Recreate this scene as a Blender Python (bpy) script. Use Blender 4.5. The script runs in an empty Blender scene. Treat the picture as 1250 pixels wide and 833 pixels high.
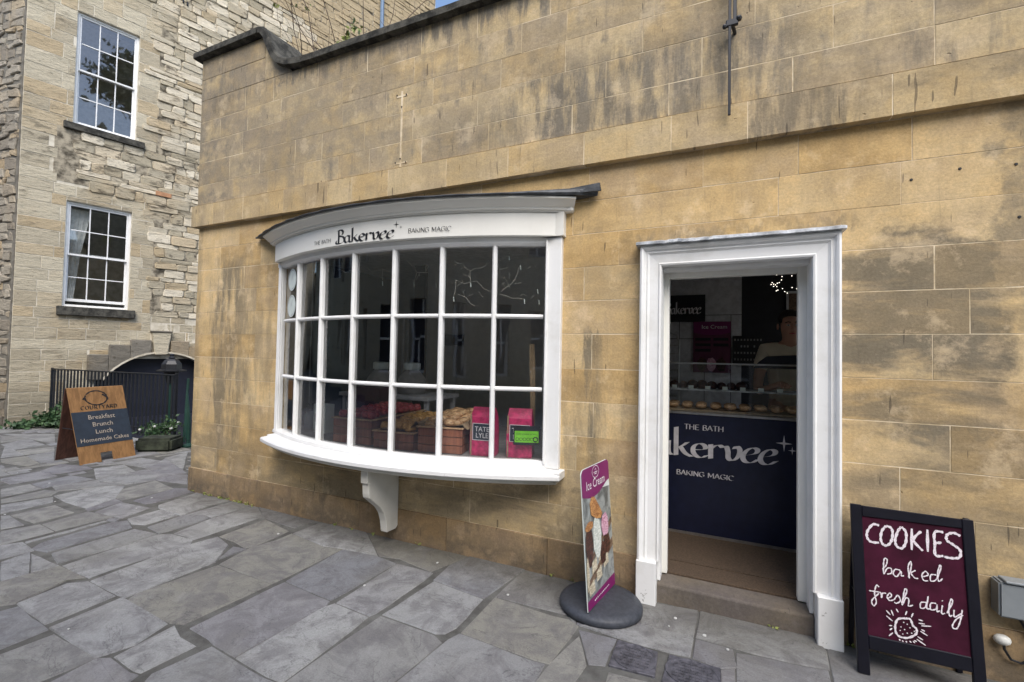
import bpy, bmesh, math, random
from mathutils import Vector, Matrix
R = math.radians
random.seed(7)
scene = bpy.context.scene
col = scene.collection

# ---------------------------------------------------------------- camera
cam_d = bpy.data.cameras.new('camera'); cam_o = bpy.data.objects.new('camera', cam_d); col.objects.link(cam_o)
cam_d.sensor_width = 36.0; cam_d.lens = 550/1250*36; cam_d.clip_start = .05; cam_d.clip_end = 500
YAW, PITCH, ROLL = R(-24.504), R(1.537), R(1.075)
_f = Vector((math.sin(YAW)*math.cos(PITCH), math.cos(YAW)*math.cos(PITCH), math.sin(PITCH)))
_r = Vector((math.cos(YAW), -math.sin(YAW), 0)); _u = _r.cross(_f)
_r2 = math.cos(ROLL)*_r + math.sin(ROLL)*_u; _u2 = -math.sin(ROLL)*_r + math.cos(ROLL)*_u
m4 = Matrix((_r2, _u2, -_f)).transposed().to_4x4(); m4.translation = Vector((0, -3.1, 1.577))
cam_o.matrix_world = m4
scene.camera = cam_o

# ---------------------------------------------------------------- sky, sun, exposure
SUN_EL, SUN_AZ = R(50), R(146)          # azimuth clockwise from +y
world = bpy.data.worlds.new('World'); scene.world = world; world.use_nodes = True
wn = world.node_tree; bg = wn.nodes['Background']
sky = wn.nodes.new('ShaderNodeTexSky'); sky.sky_type = 'NISHITA'; sky.sun_disc = False
sky.sun_elevation = SUN_EL; sky.sun_rotation = SUN_AZ; sky.air_density = 1.0; sky.dust_density = 2.0; sky.ozone_density = 1.6
wn.links.new(sky.outputs[0], bg.inputs[0]); bg.inputs[1].default_value = .13
sun_d = bpy.data.lights.new('sun', 'SUN'); sun_d.energy = 1.35; sun_d.angle = R(42); sun_d.color = (1, .96, .9)
sun_o = bpy.data.objects.new('sun', sun_d); col.objects.link(sun_o)
sd = Vector((math.sin(SUN_AZ)*math.cos(SUN_EL), math.cos(SUN_AZ)*math.cos(SUN_EL), math.sin(SUN_EL)))
sun_o.rotation_euler = sd.to_track_quat('Z', 'Y').to_euler()
scene.view_settings.view_transform = 'Standard'; scene.view_settings.look = 'None'
scene.view_settings.exposure = 1.18; scene.view_settings.gamma = 1
scene.render.engine = 'CYCLES'
scene.cycles.max_bounces = 8; scene.cycles.transparent_max_bounces = 16
scene.cycles.use_denoising = True

# ---------------------------------------------------------------- node helper and materials
class NB:
    def __init__(s, name):
        s.m = bpy.data.materials.new(name); s.m.use_nodes = True; s.t = s.m.node_tree
        s.b = s.t.nodes['Principled BSDF']; s.o = s.t.nodes['Material Output']
        s.tc = s.n('ShaderNodeTexCoord'); s.oi = s.n('ShaderNodeObjectInfo'); s._sep = None
    def n(s, k, **kw):
        x = s.t.nodes.new(k)
        for a, b in kw.items(): setattr(x, a, b)
        return x
    def set(s, sock, v):
        if isinstance(v, bpy.types.NodeSocket): s.t.links.new(v, sock)
        elif isinstance(v, tuple) and sock.type == 'RGBA': sock.default_value = (*v[:3], 1)
        else: sock.default_value = v
    def math(s, op, a, b=0., c=None, clamp=False):
        x = s.n('ShaderNodeMath', operation=op, use_clamp=clamp); s.set(x.inputs[0], a); s.set(x.inputs[1], b)
        if c is not None: s.set(x.inputs[2], c)
        return x.outputs[0]
    def noise(s, scale, vec=(1, 1, 1), detail=6, rough=.6, off=(0, 0, 0), dist=0., per=False):
        mp = s.n('ShaderNodeMapping'); src = s.tc.outputs['Object']
        if per:      # every block has its own piece of the texture
            vm = s.n('ShaderNodeVectorMath', operation='SCALE'); vm.inputs[0].default_value = (37., 11., 53.); s.t.links.new(s.oi.outputs['Random'], vm.inputs['Scale'])
            va = s.n('ShaderNodeVectorMath', operation='ADD'); s.t.links.new(src, va.inputs[0]); s.t.links.new(vm.outputs[0], va.inputs[1]); src = va.outputs[0]
        s.t.links.new(src, mp.inputs[0])
        mp.inputs['Scale'].default_value = vec; mp.inputs['Location'].default_value = off
        x = s.n('ShaderNodeTexNoise'); s.t.links.new(mp.outputs[0], x.inputs['Vector'])
        x.inputs['Scale'].default_value = scale; x.inputs['Detail'].default_value = detail; x.inputs['Roughness'].default_value = rough
        x.inputs['Distortion'].default_value = dist
        return x.outputs['Fac']
    def ramp(s, v, lo, hi, a=0., b=1.):
        x = s.n('ShaderNodeMapRange'); x.interpolation_type = 'SMOOTHSTEP'
        s.set(x.inputs['Value'], v)
        for k, q in (('From Min', lo), ('From Max', hi), ('To Min', a), ('To Max', b)): s.set(x.inputs[k], q)
        return x.outputs['Result']
    def mix(s, f, a, b, mode='MIX'):
        x = s.n('ShaderNodeMix', data_type='RGBA', blend_type=mode)
        s.set(x.inputs[0], f); s.set(x.inputs[6], a); s.set(x.inputs[7], b)
        return x.outputs[2]
    def xyz(s):
        if s._sep is None:
            x = s.n('ShaderNodeSeparateXYZ'); s.t.links.new(s.tc.outputs['Object'], x.inputs[0]); s._sep = x
        return s._sep.outputs
    def bump(s, h, strength=.3, dist=.01):
        x = s.n('ShaderNodeBump'); s.set(x.inputs['Height'], h); x.inputs['Strength'].default_value = strength; x.inputs['Distance'].default_value = dist
        s.t.links.new(x.outputs[0], s.b.inputs['Normal'])
    def done(s, color, rough=.8, metal=0., spec=None):
        s.set(s.b.inputs['Base Color'], color); s.set(s.b.inputs['Roughness'], rough); s.b.inputs['Metallic'].default_value = metal
        if spec is not None: s.b.inputs['Specular IOR Level'].default_value = spec
        return s.m

def plain(name, c, rough=.6, metal=0., var=.15, scale=14, bump=.05, spec=None):
    b = NB(name); n1 = b.noise(scale, detail=4)
    k = b.ramp(n1, .3, .7, 1-var, 1+var)
    cc = b.mix(1., c, b.n_rgb(k) if False else _grey(b, k), 'MULTIPLY')
    if bump: b.bump(n1, bump, .004)
    return b.done(cc, rough, metal, spec)
def _grey(b, k):
    x = b.n('ShaderNodeCombineColor'); 
    for i in range(3): b.t.links.new(k, x.inputs[i])
    return x.outputs[0]

def soft_box(b, x0, x1, z0, z1, s, nz):
    """mask of a patch of dirt that sits on the wall between these coordinates, with a ragged edge"""
    X, _, Zc = b.xyz()
    xx = b.math('ADD', X, b.math('MULTIPLY', b.math('SUBTRACT', nz, .5), s*5+.25))
    zz = b.math('ADD', Zc, b.math('MULTIPLY', b.math('SUBTRACT', nz, .5), s*5+.3))
    a = b.ramp(xx, x0-s, x0+s); c = b.ramp(xx, x1+s, x1-s); d = b.ramp(zz, z0-s, z0+s); e = b.ramp(zz, z1+s, z1-s)
    return b.math('MULTIPLY', b.math('MULTIPLY', a, c), b.math('MULTIPLY', d, e))

def stone_facade(name, lo, hi, dirt_col, base_dirt, patches=(), bed=1.0):
    b = NB(name)
    rnd = b.oi.outputs['Random']
    big = b.noise(.9, detail=5, rough=.62); med = b.noise(5, detail=6, rough=.65, off=(3, 1, 2)); fine = b.noise(70, detail=5, rough=.7)
    bedn = b.noise(2.6, vec=(1, 1, 3.6), detail=7, rough=.68, off=(7, 0, 0), dist=.3, per=True); cloud = b.noise(1.5, vec=(1, 1, 3.4), detail=8, rough=.62, off=(2, 4, 6), dist=.4); scr = b.noise(26, vec=(2.2, 1, .10), detail=2, rough=.4, off=(1, 1, 9)); blk = b.noise(2.4, detail=5, rough=.6, per=True, off=(1, 2, 3))
    run = b.noise(5, vec=(1.6, 1, .28), detail=5, rough=.7, off=(1, 5, 0))
    c = b.mix(b.ramp(rnd, 0, 1), lo, hi)
    c = b.mix(b.math('MULTIPLY', b.ramp(bedn, .42, .68), .5*bed), c, (hi[0]*1.18, hi[1]*1.12, hi[2]*1.0))
    c = b.mix(b.math('MULTIPLY', b.ramp(blk, .45, .66), .5), c, (hi[0]*.8, hi[1]*.8, hi[2]*.92))
    c = b.mix(b.math('MULTIPLY', b.ramp(blk, .5, .34), .45), c, (hi[0]*1.15, hi[1]*1.02, hi[2]*.8))
    c = b.mix(b.math('MULTIPLY', b.ramp(big, .45, .7), .35), c, (lo[0]*.8, lo[1]*.74, lo[2]*.62))
    d = b.math('MULTIPLY', b.ramp(b.math('ADD', b.math('MULTIPLY', run, .6), b.math('MULTIPLY', med, .5)), .52, .72), base_dirt)
    for (x0, x1, z0, z1, s, st, kind) in patches:
        k = soft_box(b, x0, x1, z0, z1, s, med if kind != 'run' else run)
        tex = b.ramp({'run': run, 'bed': cloud, 'big': med}[kind], .36, .58, .12, 1.)
        d = b.math('MAXIMUM', d, b.math('MULTIPLY', b.math('MULTIPLY', k, tex), st))
    d = b.math('MULTIPLY', b.math('MINIMUM', d, .92), b.ramp(rnd, 0, 1, .72, 1.))
    c = b.mix(d, c, dirt_col)
    g = b.ramp(fine, .25, .75, .84, 1.14); c = b.mix(1., c, _grey(b, g), 'MULTIPLY')
    g2 = b.ramp(med, .3, .7, .86, 1.12); c = b.mix(1., c, _grey(b, g2), 'MULTIPLY')
    pit = b.noise(28, detail=3, off=(4, 4, 4)); pitm = b.ramp(pit, .70, .76)
    c = b.mix(b.math('MULTIPLY', pitm, .55), c, (lo[0]*.35, lo[1]*.33, lo[2]*.3))
    c = b.mix(b.math('MULTIPLY', b.ramp(scr, .66, .74), .16), c, (.12, .10, .07)); c = b.mix(b.math('MULTIPLY', b.ramp(b.noise(4.2, detail=8, rough=.75, off=(6, 6, 2)), .53, .66), .38), c, (hi[0]*1.25, hi[1]*1.27, hi[2]*1.42))
    # tooling scratches: thin dark slanted lines
    sc = b.noise(9, vec=(5.5, 1, .55), detail=1, rough=.3, off=(9, 2, 5)); c = b.mix(b.math('MULTIPLY', b.ramp(sc, .735, .76), .6), c, (.06, .05, .04))
    b.bump(b.math('ADD', b.math('ADD', b.math('MULTIPLY', fine, .35), b.math('MULTIPLY', bedn, .4)), b.math('MULTIPLY', pitm, -.8)), .55, .010)
    return b.done(c, .9, spec=.2)

M = {}
DIRT = (.15, .133, .10)
M['facade_low'] = stone_facade('facade_low', (.455, .31, .14), (.62, .475, .27), DIRT, .28,
    [(-4.95, -4.45, .3, 2.6, .10, .85, 'run'), (-4.62, -4.35, 1.1, 2.6, .05, .7, 'run'), (-.84, -.72, -.2, 1.78, .03, .85, 'run'), (.5, 1.32, 1.15, 2.25, .07, .95, 'bed'), (.58, 1.5, 1.75, 2.2, .06, .7, 'bed'), (-.5, .7, 2.30, 2.40, .02, .7, 'run'),
     (.6, 1.6, .5, 1.25, .12, .75, 'bed'), (1.3, 2.2, 1.9, 2.95, .05, .75, 'big'), (-5.4, -5.2, 0, 2.95, .03, .6, 'run'),
     (-.95, 1.6, .2, .95, .15, .6, 'big'), (-5.4, -.9, .0, .72, .12, .7, 'bed'), (-1.05, -.5, .2, 1.4, .08, .5, 'run'), (-4.35, -4.0, .3, 2.5, .06, .5, 'run'), (-.9, -.5, 1.9, 2.35, .12, .35, 'bed'), (-4.0, -1.0, .2, .62, .08, .5, 'big')])
M['facade_band'] = stone_facade('facade_band', (.41, .31, .175), (.53, .415, .24), (.15, .13, .098), .3,
    [(.2, .75, 2.9, 3.2, .05, .85, 'run'), (.7, 3, 3.03, 3.2, .05, .7, 'bed'), (-5.4, -5.1, 2.8, 3.2, .05, .6, 'run')])
M['facade_high'] = stone_facade('facade_high', (.345, .275, .175), (.53, .42, .25), (.15, .137, .115), .85,
    [(-1.35, .45, 3.1, 3.72, .12, .9, 'run'), (-2.0, -1.2, 3.12, 3.55, .1, .6, 'run'), (.95, 1.3, 3.16, 3.45, .06, .7, 'run'), (-5.4, -4.4, 4.35, 4.85, .12, .75, 'big'), (-5.4, -4.7, 3.1, 4.7, .12, .8, 'big'), (-4.9, -2.6, 3.3, 4.3, .25, .6, 'big'), (-3.2, -1.6, 3.15, 3.6, .12, .5, 'big'),
     (-5.3, 3, 4.2, 4.45, .08, .85, 'run'), (-4.4, -3.2, 3.6, 4.4, .2, .55, 'big'), (-4.2, -3.9, 4.25, 4.45, .04, .9, 'big')])
M['plinth'] = stone_facade('plinth', (.25, .175, .10), (.34, .25, .15), (.085, .073, .058), .9, [(-5.4, 3, -.2, .16, .07, .8, 'big')])
def mortar(name, c, c2):
    b = NB(name); n = b.noise(6, detail=6); f = b.noise(80)
    cc = b.mix(b.ramp(n, .35, .62), c, c2); b.bump(f, .3, .004)
    return b.done(cc, .95, spec=.1)
M['mortar'] = mortar('mortar', (.46, .36, .22), (.74, .63, .45))
M['mortar_dark'] = mortar('mortar_dark', (.13, .12, .10), (.2, .185, .155))
def stone_left(name, lo, hi, dirt, amt):
    b = NB(name); rnd = b.oi.outputs['Random']
    big = b.noise(.55, detail=5, rough=.65); med = b.noise(3.2, vec=(1, 1, 2.6), detail=8, rough=.72, per=True); fine = b.noise(30, detail=5, rough=.7)
    c = b.mix(rnd, lo, hi)
    c = b.mix(b.math('MULTIPLY', b.ramp(big, .5, .66), .35), c, (.42, .31, .17)); rr_ = b.math('FRACT', b.math('MULTIPLY', rnd, 9.7)); c = b.mix(b.ramp(rr_, .7, .95, 0, .5), c, (.46, .335, .18))
    d = b.math('MULTIPLY', b.ramp(b.math('ADD', b.math('MULTIPLY', med, .65), b.math('MULTIPLY', big, .4)), .55, .68), amt)
    X, Y, Zc = b.xyz()
    # grime that has collected at the foot of the wall and below the upper window sill
    foot = b.math('MULTIPLY', b.ramp(b.math('ADD', Zc, b.math('MULTIPLY', med, .7)), 1.25, .7), .5)
    d = b.math('MAXIMUM', d, foot)
    mid = b.math('MULTIPLY', b.ramp(b.math('ABSOLUTE', b.math('SUBTRACT', Zc, 5.55)), .75, .1), b.ramp(med, .5, .58))
    d = b.math('MAXIMUM', d, b.math('MULTIPLY', mid, .75))
    c = b.mix(d, c, dirt)
    c = b.mix(1., c, _grey(b, b.ramp(fine, .25, .75, .92, 1.08)), 'MULTIPLY')
    pk = b.noise(6.5, vec=(1, 1, 2.2), detail=6, rough=.7, off=(2, 2, 2)); c = b.mix(b.math('MULTIPLY', b.ramp(pk, .60, .66), .75*amt), c, (.07, .06, .045))
    b.bump(b.math('ADD', b.math('MULTIPLY', fine, .15), b.math('MULTIPLY', med, 2.)), .7, .03)
    return b.done(c, .92, spec=.15)
M['left_ashlar'] = stone_left('left_ashlar', (.37, .32, .23), (.53, .475, .355), (.13, .115, .085), .75)
M['left_rubble'] = stone_left('left_rubble', (.36, .315, .225), (.68, .61, .475), (.085, .07, .05), .95); M['rough'] = stone_left('rough', (.24, .21, .165), (.38, .34, .27), (.07, .06, .05), .9)
M['left_dark'] = stone_left('left_dark', (.15, .135, .11), (.25, .23, .19), (.05, .045, .038), .8)
M['left_mortar'] = mortar('left_mortar', (.46, .41, .31), (.66, .61, .50))
M['rubble_bed'] = mortar('rubble_bed', (.07, .06, .045), (.40, .35, .26))
M['orange_brick'] = plain('orange_brick', (.42, .22, .115), .9)
def coping_mat():
    b = NB('coping'); n = b.noise(9, detail=7, rough=.7); f = b.noise(60)
    c = b.mix(b.ramp(n, .4, .62), (.035, .034, .03), (.10, .095, .08)); c = b.mix(b.math('MULTIPLY', b.ramp(f, .6, .72), .35), c, (.2, .19, .16))
    b.bump(b.math('ADD', n, f), .6, .01); return b.done(c, .95, spec=.15)
M['coping'] = coping_mat()
def slab_mat():
    b = NB('paving'); rnd = b.oi.outputs['Random']
    big = b.noise(1.1, detail=5); med = b.noise(4.5, detail=8, rough=.7, dist=.8, per=True); fine = b.noise(110, detail=4, rough=.8)
    lay = b.noise(2.2, vec=(1, 1.7, 1), detail=9, rough=.6, off=(2, 6, 0), dist=1.2, per=True)
    r2 = b.math('FRACT', b.math('MULTIPLY', rnd, 7.31)); r3 = b.math('FRACT', b.math('MULTIPLY', rnd, 23.7))
    c = b.mix(r2, (.195, .198, .207), (.31, .312, .305)); c = b.mix(b.ramp(r3, .6, .95, 0, .7), c, (.215, .205, .165)); c = b.mix(b.ramp(r3, .35, .05, 0, .6), c, (.16, .15, .165))
    c = b.mix(b.math('MULTIPLY', b.ramp(med, .42, .62), .6), c, (.125, .118, .122))
    c = b.mix(b.math('MULTIPLY', b.ramp(big, .48, .66), .35), c, (.19, .185, .155))
    X, Y, Zc = b.xyz()
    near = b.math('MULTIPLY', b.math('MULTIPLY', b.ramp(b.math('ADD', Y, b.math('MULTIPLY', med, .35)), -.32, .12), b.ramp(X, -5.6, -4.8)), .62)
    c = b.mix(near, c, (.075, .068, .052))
    c = b.mix(b.math('MULTIPLY', b.ramp(lay, .56, .60), .28), c, (.11, .105, .11)); c = b.mix(b.math('MULTIPLY', b.ramp(b.math('ABSOLUTE', b.math('SUBTRACT', lay, .47)), .008, .0), .5), c, (.05, .048, .05))
    c = b.mix(b.math('MULTIPLY', b.ramp(b.noise(2.0, detail=7, rough=.7, off=(9, 9, 1)), .52, .66), .4), c, (.30, .30, .29))
    c = b.mix(1., c, _grey(b, b.ramp(fine, .2, .8, .8, 1.2)), 'MULTIPLY')
    c = b.mix(b.math('MULTIPLY', b.ramp(b.noise(38, detail=2, off=(5, 5, 5)), .7, .74), .4), c, (.06, .06, .06))
    b.bump(b.math('ADD', b.math('ADD', b.math('MULTIPLY', lay, 1.6), b.math('MULTIPLY', med, .8)), b.math('MULTIPLY', fine, .22)), .42, .012)
    return b.done(c, b.ramp(med, .3, .7, .62, .85), spec=.35)
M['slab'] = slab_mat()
def joint_mat():
    b = NB('joint'); n = b.noise(7, detail=6); f = b.noise(90)
    n2 = b.noise(1.3, detail=5); c = b.mix(b.ramp(n, .32, .62), (.085, .082, .076), (.15, .148, .138)); c = b.mix(b.math('MULTIPLY', b.ramp(n2, .4, .65), .4), c, (.06, .058, .05)); b.bump(f, .6, .01); return b.done(c, .95, spec=.2)
M['joint'] = joint_mat()
def paint(name, c, dirt=.42):
    b = NB(name); n = b.noise(3.5, detail=7, rough=.7); f = b.noise(45, detail=3); ch = b.noise(16, detail=5, rough=.75, off=(8, 1, 3))
    cc = b.mix(b.math('MULTIPLY', b.ramp(n, .45, .72), dirt), c, (c[0]*.72, c[1]*.70, c[2]*.64))
    cc = b.mix(b.math('MULTIPLY', b.ramp(b.math('ADD', ch, b.ramp(b.xyz()[2], .45, .0, 0., .10)), .72, .75), .7), cc, (.22, .2, .17))
    b.bump(b.math('ADD', n, f), .12, .004); return b.done(cc, .42, spec=.45)
M['white'] = paint('white_paint', (.80, .80, .785)); M['cream'] = paint('cream_paint', (.77, .76, .705), .15)
M['bracket'] = paint('bracket_paint', (.60, .585, .53), .5)
def glass(name, tint=(.93, .95, .94), refl=.15, rough=.02):
    b = NB(name); t = b.t; fr = b.n('ShaderNodeFresnel'); fr.inputs[0].default_value = 1.5
    n = b.noise(1.7, detail=2); bp = b.n('ShaderNodeBump'); bp.inputs['Strength'].default_value = .06; bp.inputs['Distance'].default_value = .02; t.links.new(n, bp.inputs['Height'])
    t.links.new(bp.outputs[0], fr.inputs[1])
    k = b.math('MINIMUM', b.math('MULTIPLY_ADD', fr.outputs[0], 1.25, refl), .9)
    tr = b.n('ShaderNodeBsdfTransparent'); tr.inputs[0].default_value = (*tint, 1)
    gl = b.n('ShaderNodeBsdfGlossy'); gl.inputs['Roughness'].default_value = rough; t.links.new(bp.outputs[0], gl.inputs['Normal'])
    mx = b.n('ShaderNodeMixShader'); t.links.new(k, mx.inputs[0]); t.links.new(tr.outputs[0], mx.inputs[1]); t.links.new(gl.outputs[0], mx.inputs[2])
    t.links.new(mx.outputs[0], b.o.inputs[0]); return b.m
M['glass'] = glass('window_glass'); M['glass_old'] = glass('old_window_glass', (.8, .82, .82), .14)
M['glass_case'] = glass('case_glass', (.9, .93, .93), .02)
M['lead'] = plain('lead', (.055, .06, .066), .55, .3, .4, 12, .4); M['lead_light'] = plain('lead_light', (.42, .44, .46), .5, .2, .6, 9, .5)
M['black_metal'] = plain('black_metal', (.012, .013, .016), .4, .0, .3); M['green_iron'] = plain('green_iron', (.012, .045, .034), .45)
M['navy'] = plain('navy_paint', (.010, .013, .035), .35, spec=.4); M['navy_letter'] = plain('counter_letters', (.62, .60, .62), .5)
M['ink'] = plain('black_ink', (.012, .012, .014), .5, bump=0); M['chalk'] = None
def chalk():
    b = NB('chalk'); n = b.noise(140, detail=4, rough=.8); n2 = b.noise(420, detail=3, rough=.8); c = b.mix(b.ramp(n, .28, .5), (.30, .20, .24), (.80, .74, .76)); c = b.mix(b.math('MULTIPLY', b.ramp(n2, .5, .62), .5), c, (.2, .1, .13)); return b.done(c, .9)
M['chalk'] = chalk()
M['maroon'] = plain('maroon_board', (.045, .006, .018), .8, var=.35, scale=6, spec=.15); M['board_frame'] = plain('board_frame', (.006, .006, .011), .42, spec=.3)
def wood(name, a, c, sc=3.):
    b = NB(name); g = b.noise(sc, vec=(8, 8, .7), detail=7, rough=.65, dist=.8); rnd = b.oi.outputs['Random']
    cc = b.mix(b.ramp(g, .35, .65), a, c); cc = b.mix(1., cc, _grey(b, b.ramp(rnd, 0, 1, .82, 1.15)), 'MULTIPLY'); b.bump(g, .2, .004); return b.done(cc, .6)
M['oak'] = wood('oak', (.24, .12, .042), (.38, .20, .075)); M['dark_wood'] = wood('dark_wood', (.05, .020, .013), (.10, .042, .027)); M['mat'] = plain('floor_mat', (.07, .046, .028), .95, var=.3, scale=90, bump=.4); M['crate'] = wood('crate_wood', (.19, .065, .04), (.34, .13, .07)); M['step'] = stone_facade('step_stone', (.12, .10, .08), (.15, .13, .11), (.06, .052, .045), .4)
M['crate_rim'] = wood('crate_rim', (.45, .27, .15), (.6, .4, .24)); M['slate_board'] = plain('slate_board', (.022, .032, .048), .6)
M['sign_text'] = plain('sign_text', (.45, .38, .30), .7); M['floor_wood'] = wood('floor_wood', (.05, .028, .015), (.12, .07, .035), 1.5)
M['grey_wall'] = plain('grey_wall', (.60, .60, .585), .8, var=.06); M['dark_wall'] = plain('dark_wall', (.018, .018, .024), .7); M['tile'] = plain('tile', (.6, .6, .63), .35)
M['ceiling'] = plain('ceiling', (.7, .7, .7), .9); M['room_floor'] = plain('room_floor', (.06, .05, .04), .8)
M['plastic_grey'] = plain('plastic_grey', (.22, .24, .25), .5, var=.06); M['plastic_white'] = plain('plastic_white', (.62, .62, .58), .4)
M['rubber'] = plain('rubber_base', (.045, .05, .062), .55, var=.2, scale=40, bump=.2)
M['magenta'] = plain('magenta_print', (.20, .012, .12), .35, var=.04, bump=0); M['print_white'] = plain('white_print', (.8, .76, .78), .5, var=.03, bump=0)
def photo_print():
    b = NB('photo_print'); n = b.noise(7, detail=7, rough=.65, dist=1); f = b.noise(26, detail=5)
    c = b.mix(b.ramp(n, .36, .62), (.10, .11, .11), (.36, .39, .38)); c = b.mix(b.math('MULTIPLY', b.ramp(f, .5, .7), .4), c, (.3, .34, .34)); return b.done(c, .35)
M['photo'] = photo_print()
def swirl(name, a, c):
    b = NB(name); n = b.noise(22, vec=(1, 1, 2.4), detail=5, dist=1.5); return b.done(b.mix(b.ramp(n, .38, .62), a, c), .4)
M['p_cone'] = swirl('print_cone', (.30, .12, .04), (.58, .30, .11)); M['p_pink'] = swirl('print_pink', (.5, .2, .3), (.75, .5, .6)); M['p_white'] = swirl('print_cream', (.5, .55, .5), (.78, .8, .74))
M['p_choc'] = swirl('print_choc', (.02, .008, .006), (.11, .04, .03)); M['p_brown'] = swirl('print_wafer', (.10, .06, .035), (.22, .14, .09)); M['p_cream'] = swirl('print_white_choc', (.42, .36, .25), (.68, .62, .48))
M['pink_bag'] = plain('pink_bag', (.55, .03, .13), .45, var=.3, scale=30, bump=.4); M['kraft'] = plain('kraft', (.33, .24, .15), .8, var=.2); M['lime'] = plain('lime_print', (.22, .62, .03), .5, bump=0)
M['white_card'] = plain('white_card', (.66, .72, .68), .6, var=.05); M['biscuit'] = swirl('biscuit', (.4, .2, .06), (.75, .45, .16)); M['berry'] = swirl('berry_bake', (.26, .02, .04), (.62, .12, .13))
M['tan_bake'] = swirl('tan_bake', (.45, .25, .13), (.75, .5, .28)); M['steel'] = plain('steel', (.5, .5, .5), .3, .9); M['grey_cloth'] = plain('grey_cloth', (.22, .205, .2), .9, bump=.3)
M['skin'] = plain('skin', (.55, .30, .21), .55, var=.08); M['hair'] = plain('hair', (.02, .012, .008), .7); M['shirt'] = plain('beige_shirt', (.78, .70, .57), .85, var=.08, scale=8, bump=.2)
M['apron'] = plain('apron', (.015, .015, .02), .8); M['eye'] = plain('eye_white', (.5, .48, .45), .3, bump=0)
M['moss_stone'] = plain('moss_stone', (.032, .038, .024), .95, var=.6, scale=9, bump=.7)
def leafm(name, a, c):
    b = NB(name); n = b.noise(9, detail=3); return b.done(b.mix(b.ramp(n, .35, .65), a, c), .55, spec=.3)
M['leaf'] = leafm('leaf', (.022, .055, .022), (.08, .14, .06)); M['leaf_pale'] = leafm('leaf_pale', (.16, .2, .05), (.3, .33, .1)); M['twig'] = plain('twig', (.13, .095, .07), .9)
M['petal'] = plain('petal', (.7, .7, .66), .8); M['bark'] = plain('bark', (.09, .075, .055), .95, bump=.6)
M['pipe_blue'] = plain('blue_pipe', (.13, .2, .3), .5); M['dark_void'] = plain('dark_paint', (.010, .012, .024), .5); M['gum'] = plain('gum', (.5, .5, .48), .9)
M['iron_cover'] = plain('iron_cover', (.10, .098, .115), .55, .2, .4, 30, .3); M['slate_roof'] = plain('slate_roof', (.07, .075, .085), .8, scale=5)
M['lace'] = plain('lace_curtain', (.8, .8, .77), .9)
def emit(name, c, s):
    b = NB(name); b.set(b.b.inputs['Emission Color'], c); b.b.inputs['Emission Strength'].default_value = s; return b.done(c, .5)
M['bulb'] = emit('fairy_bulb', (1, .93, .8), 1.6); M['twig_white'] = plain('white_twig', (.5, .47, .42), .8)

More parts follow.
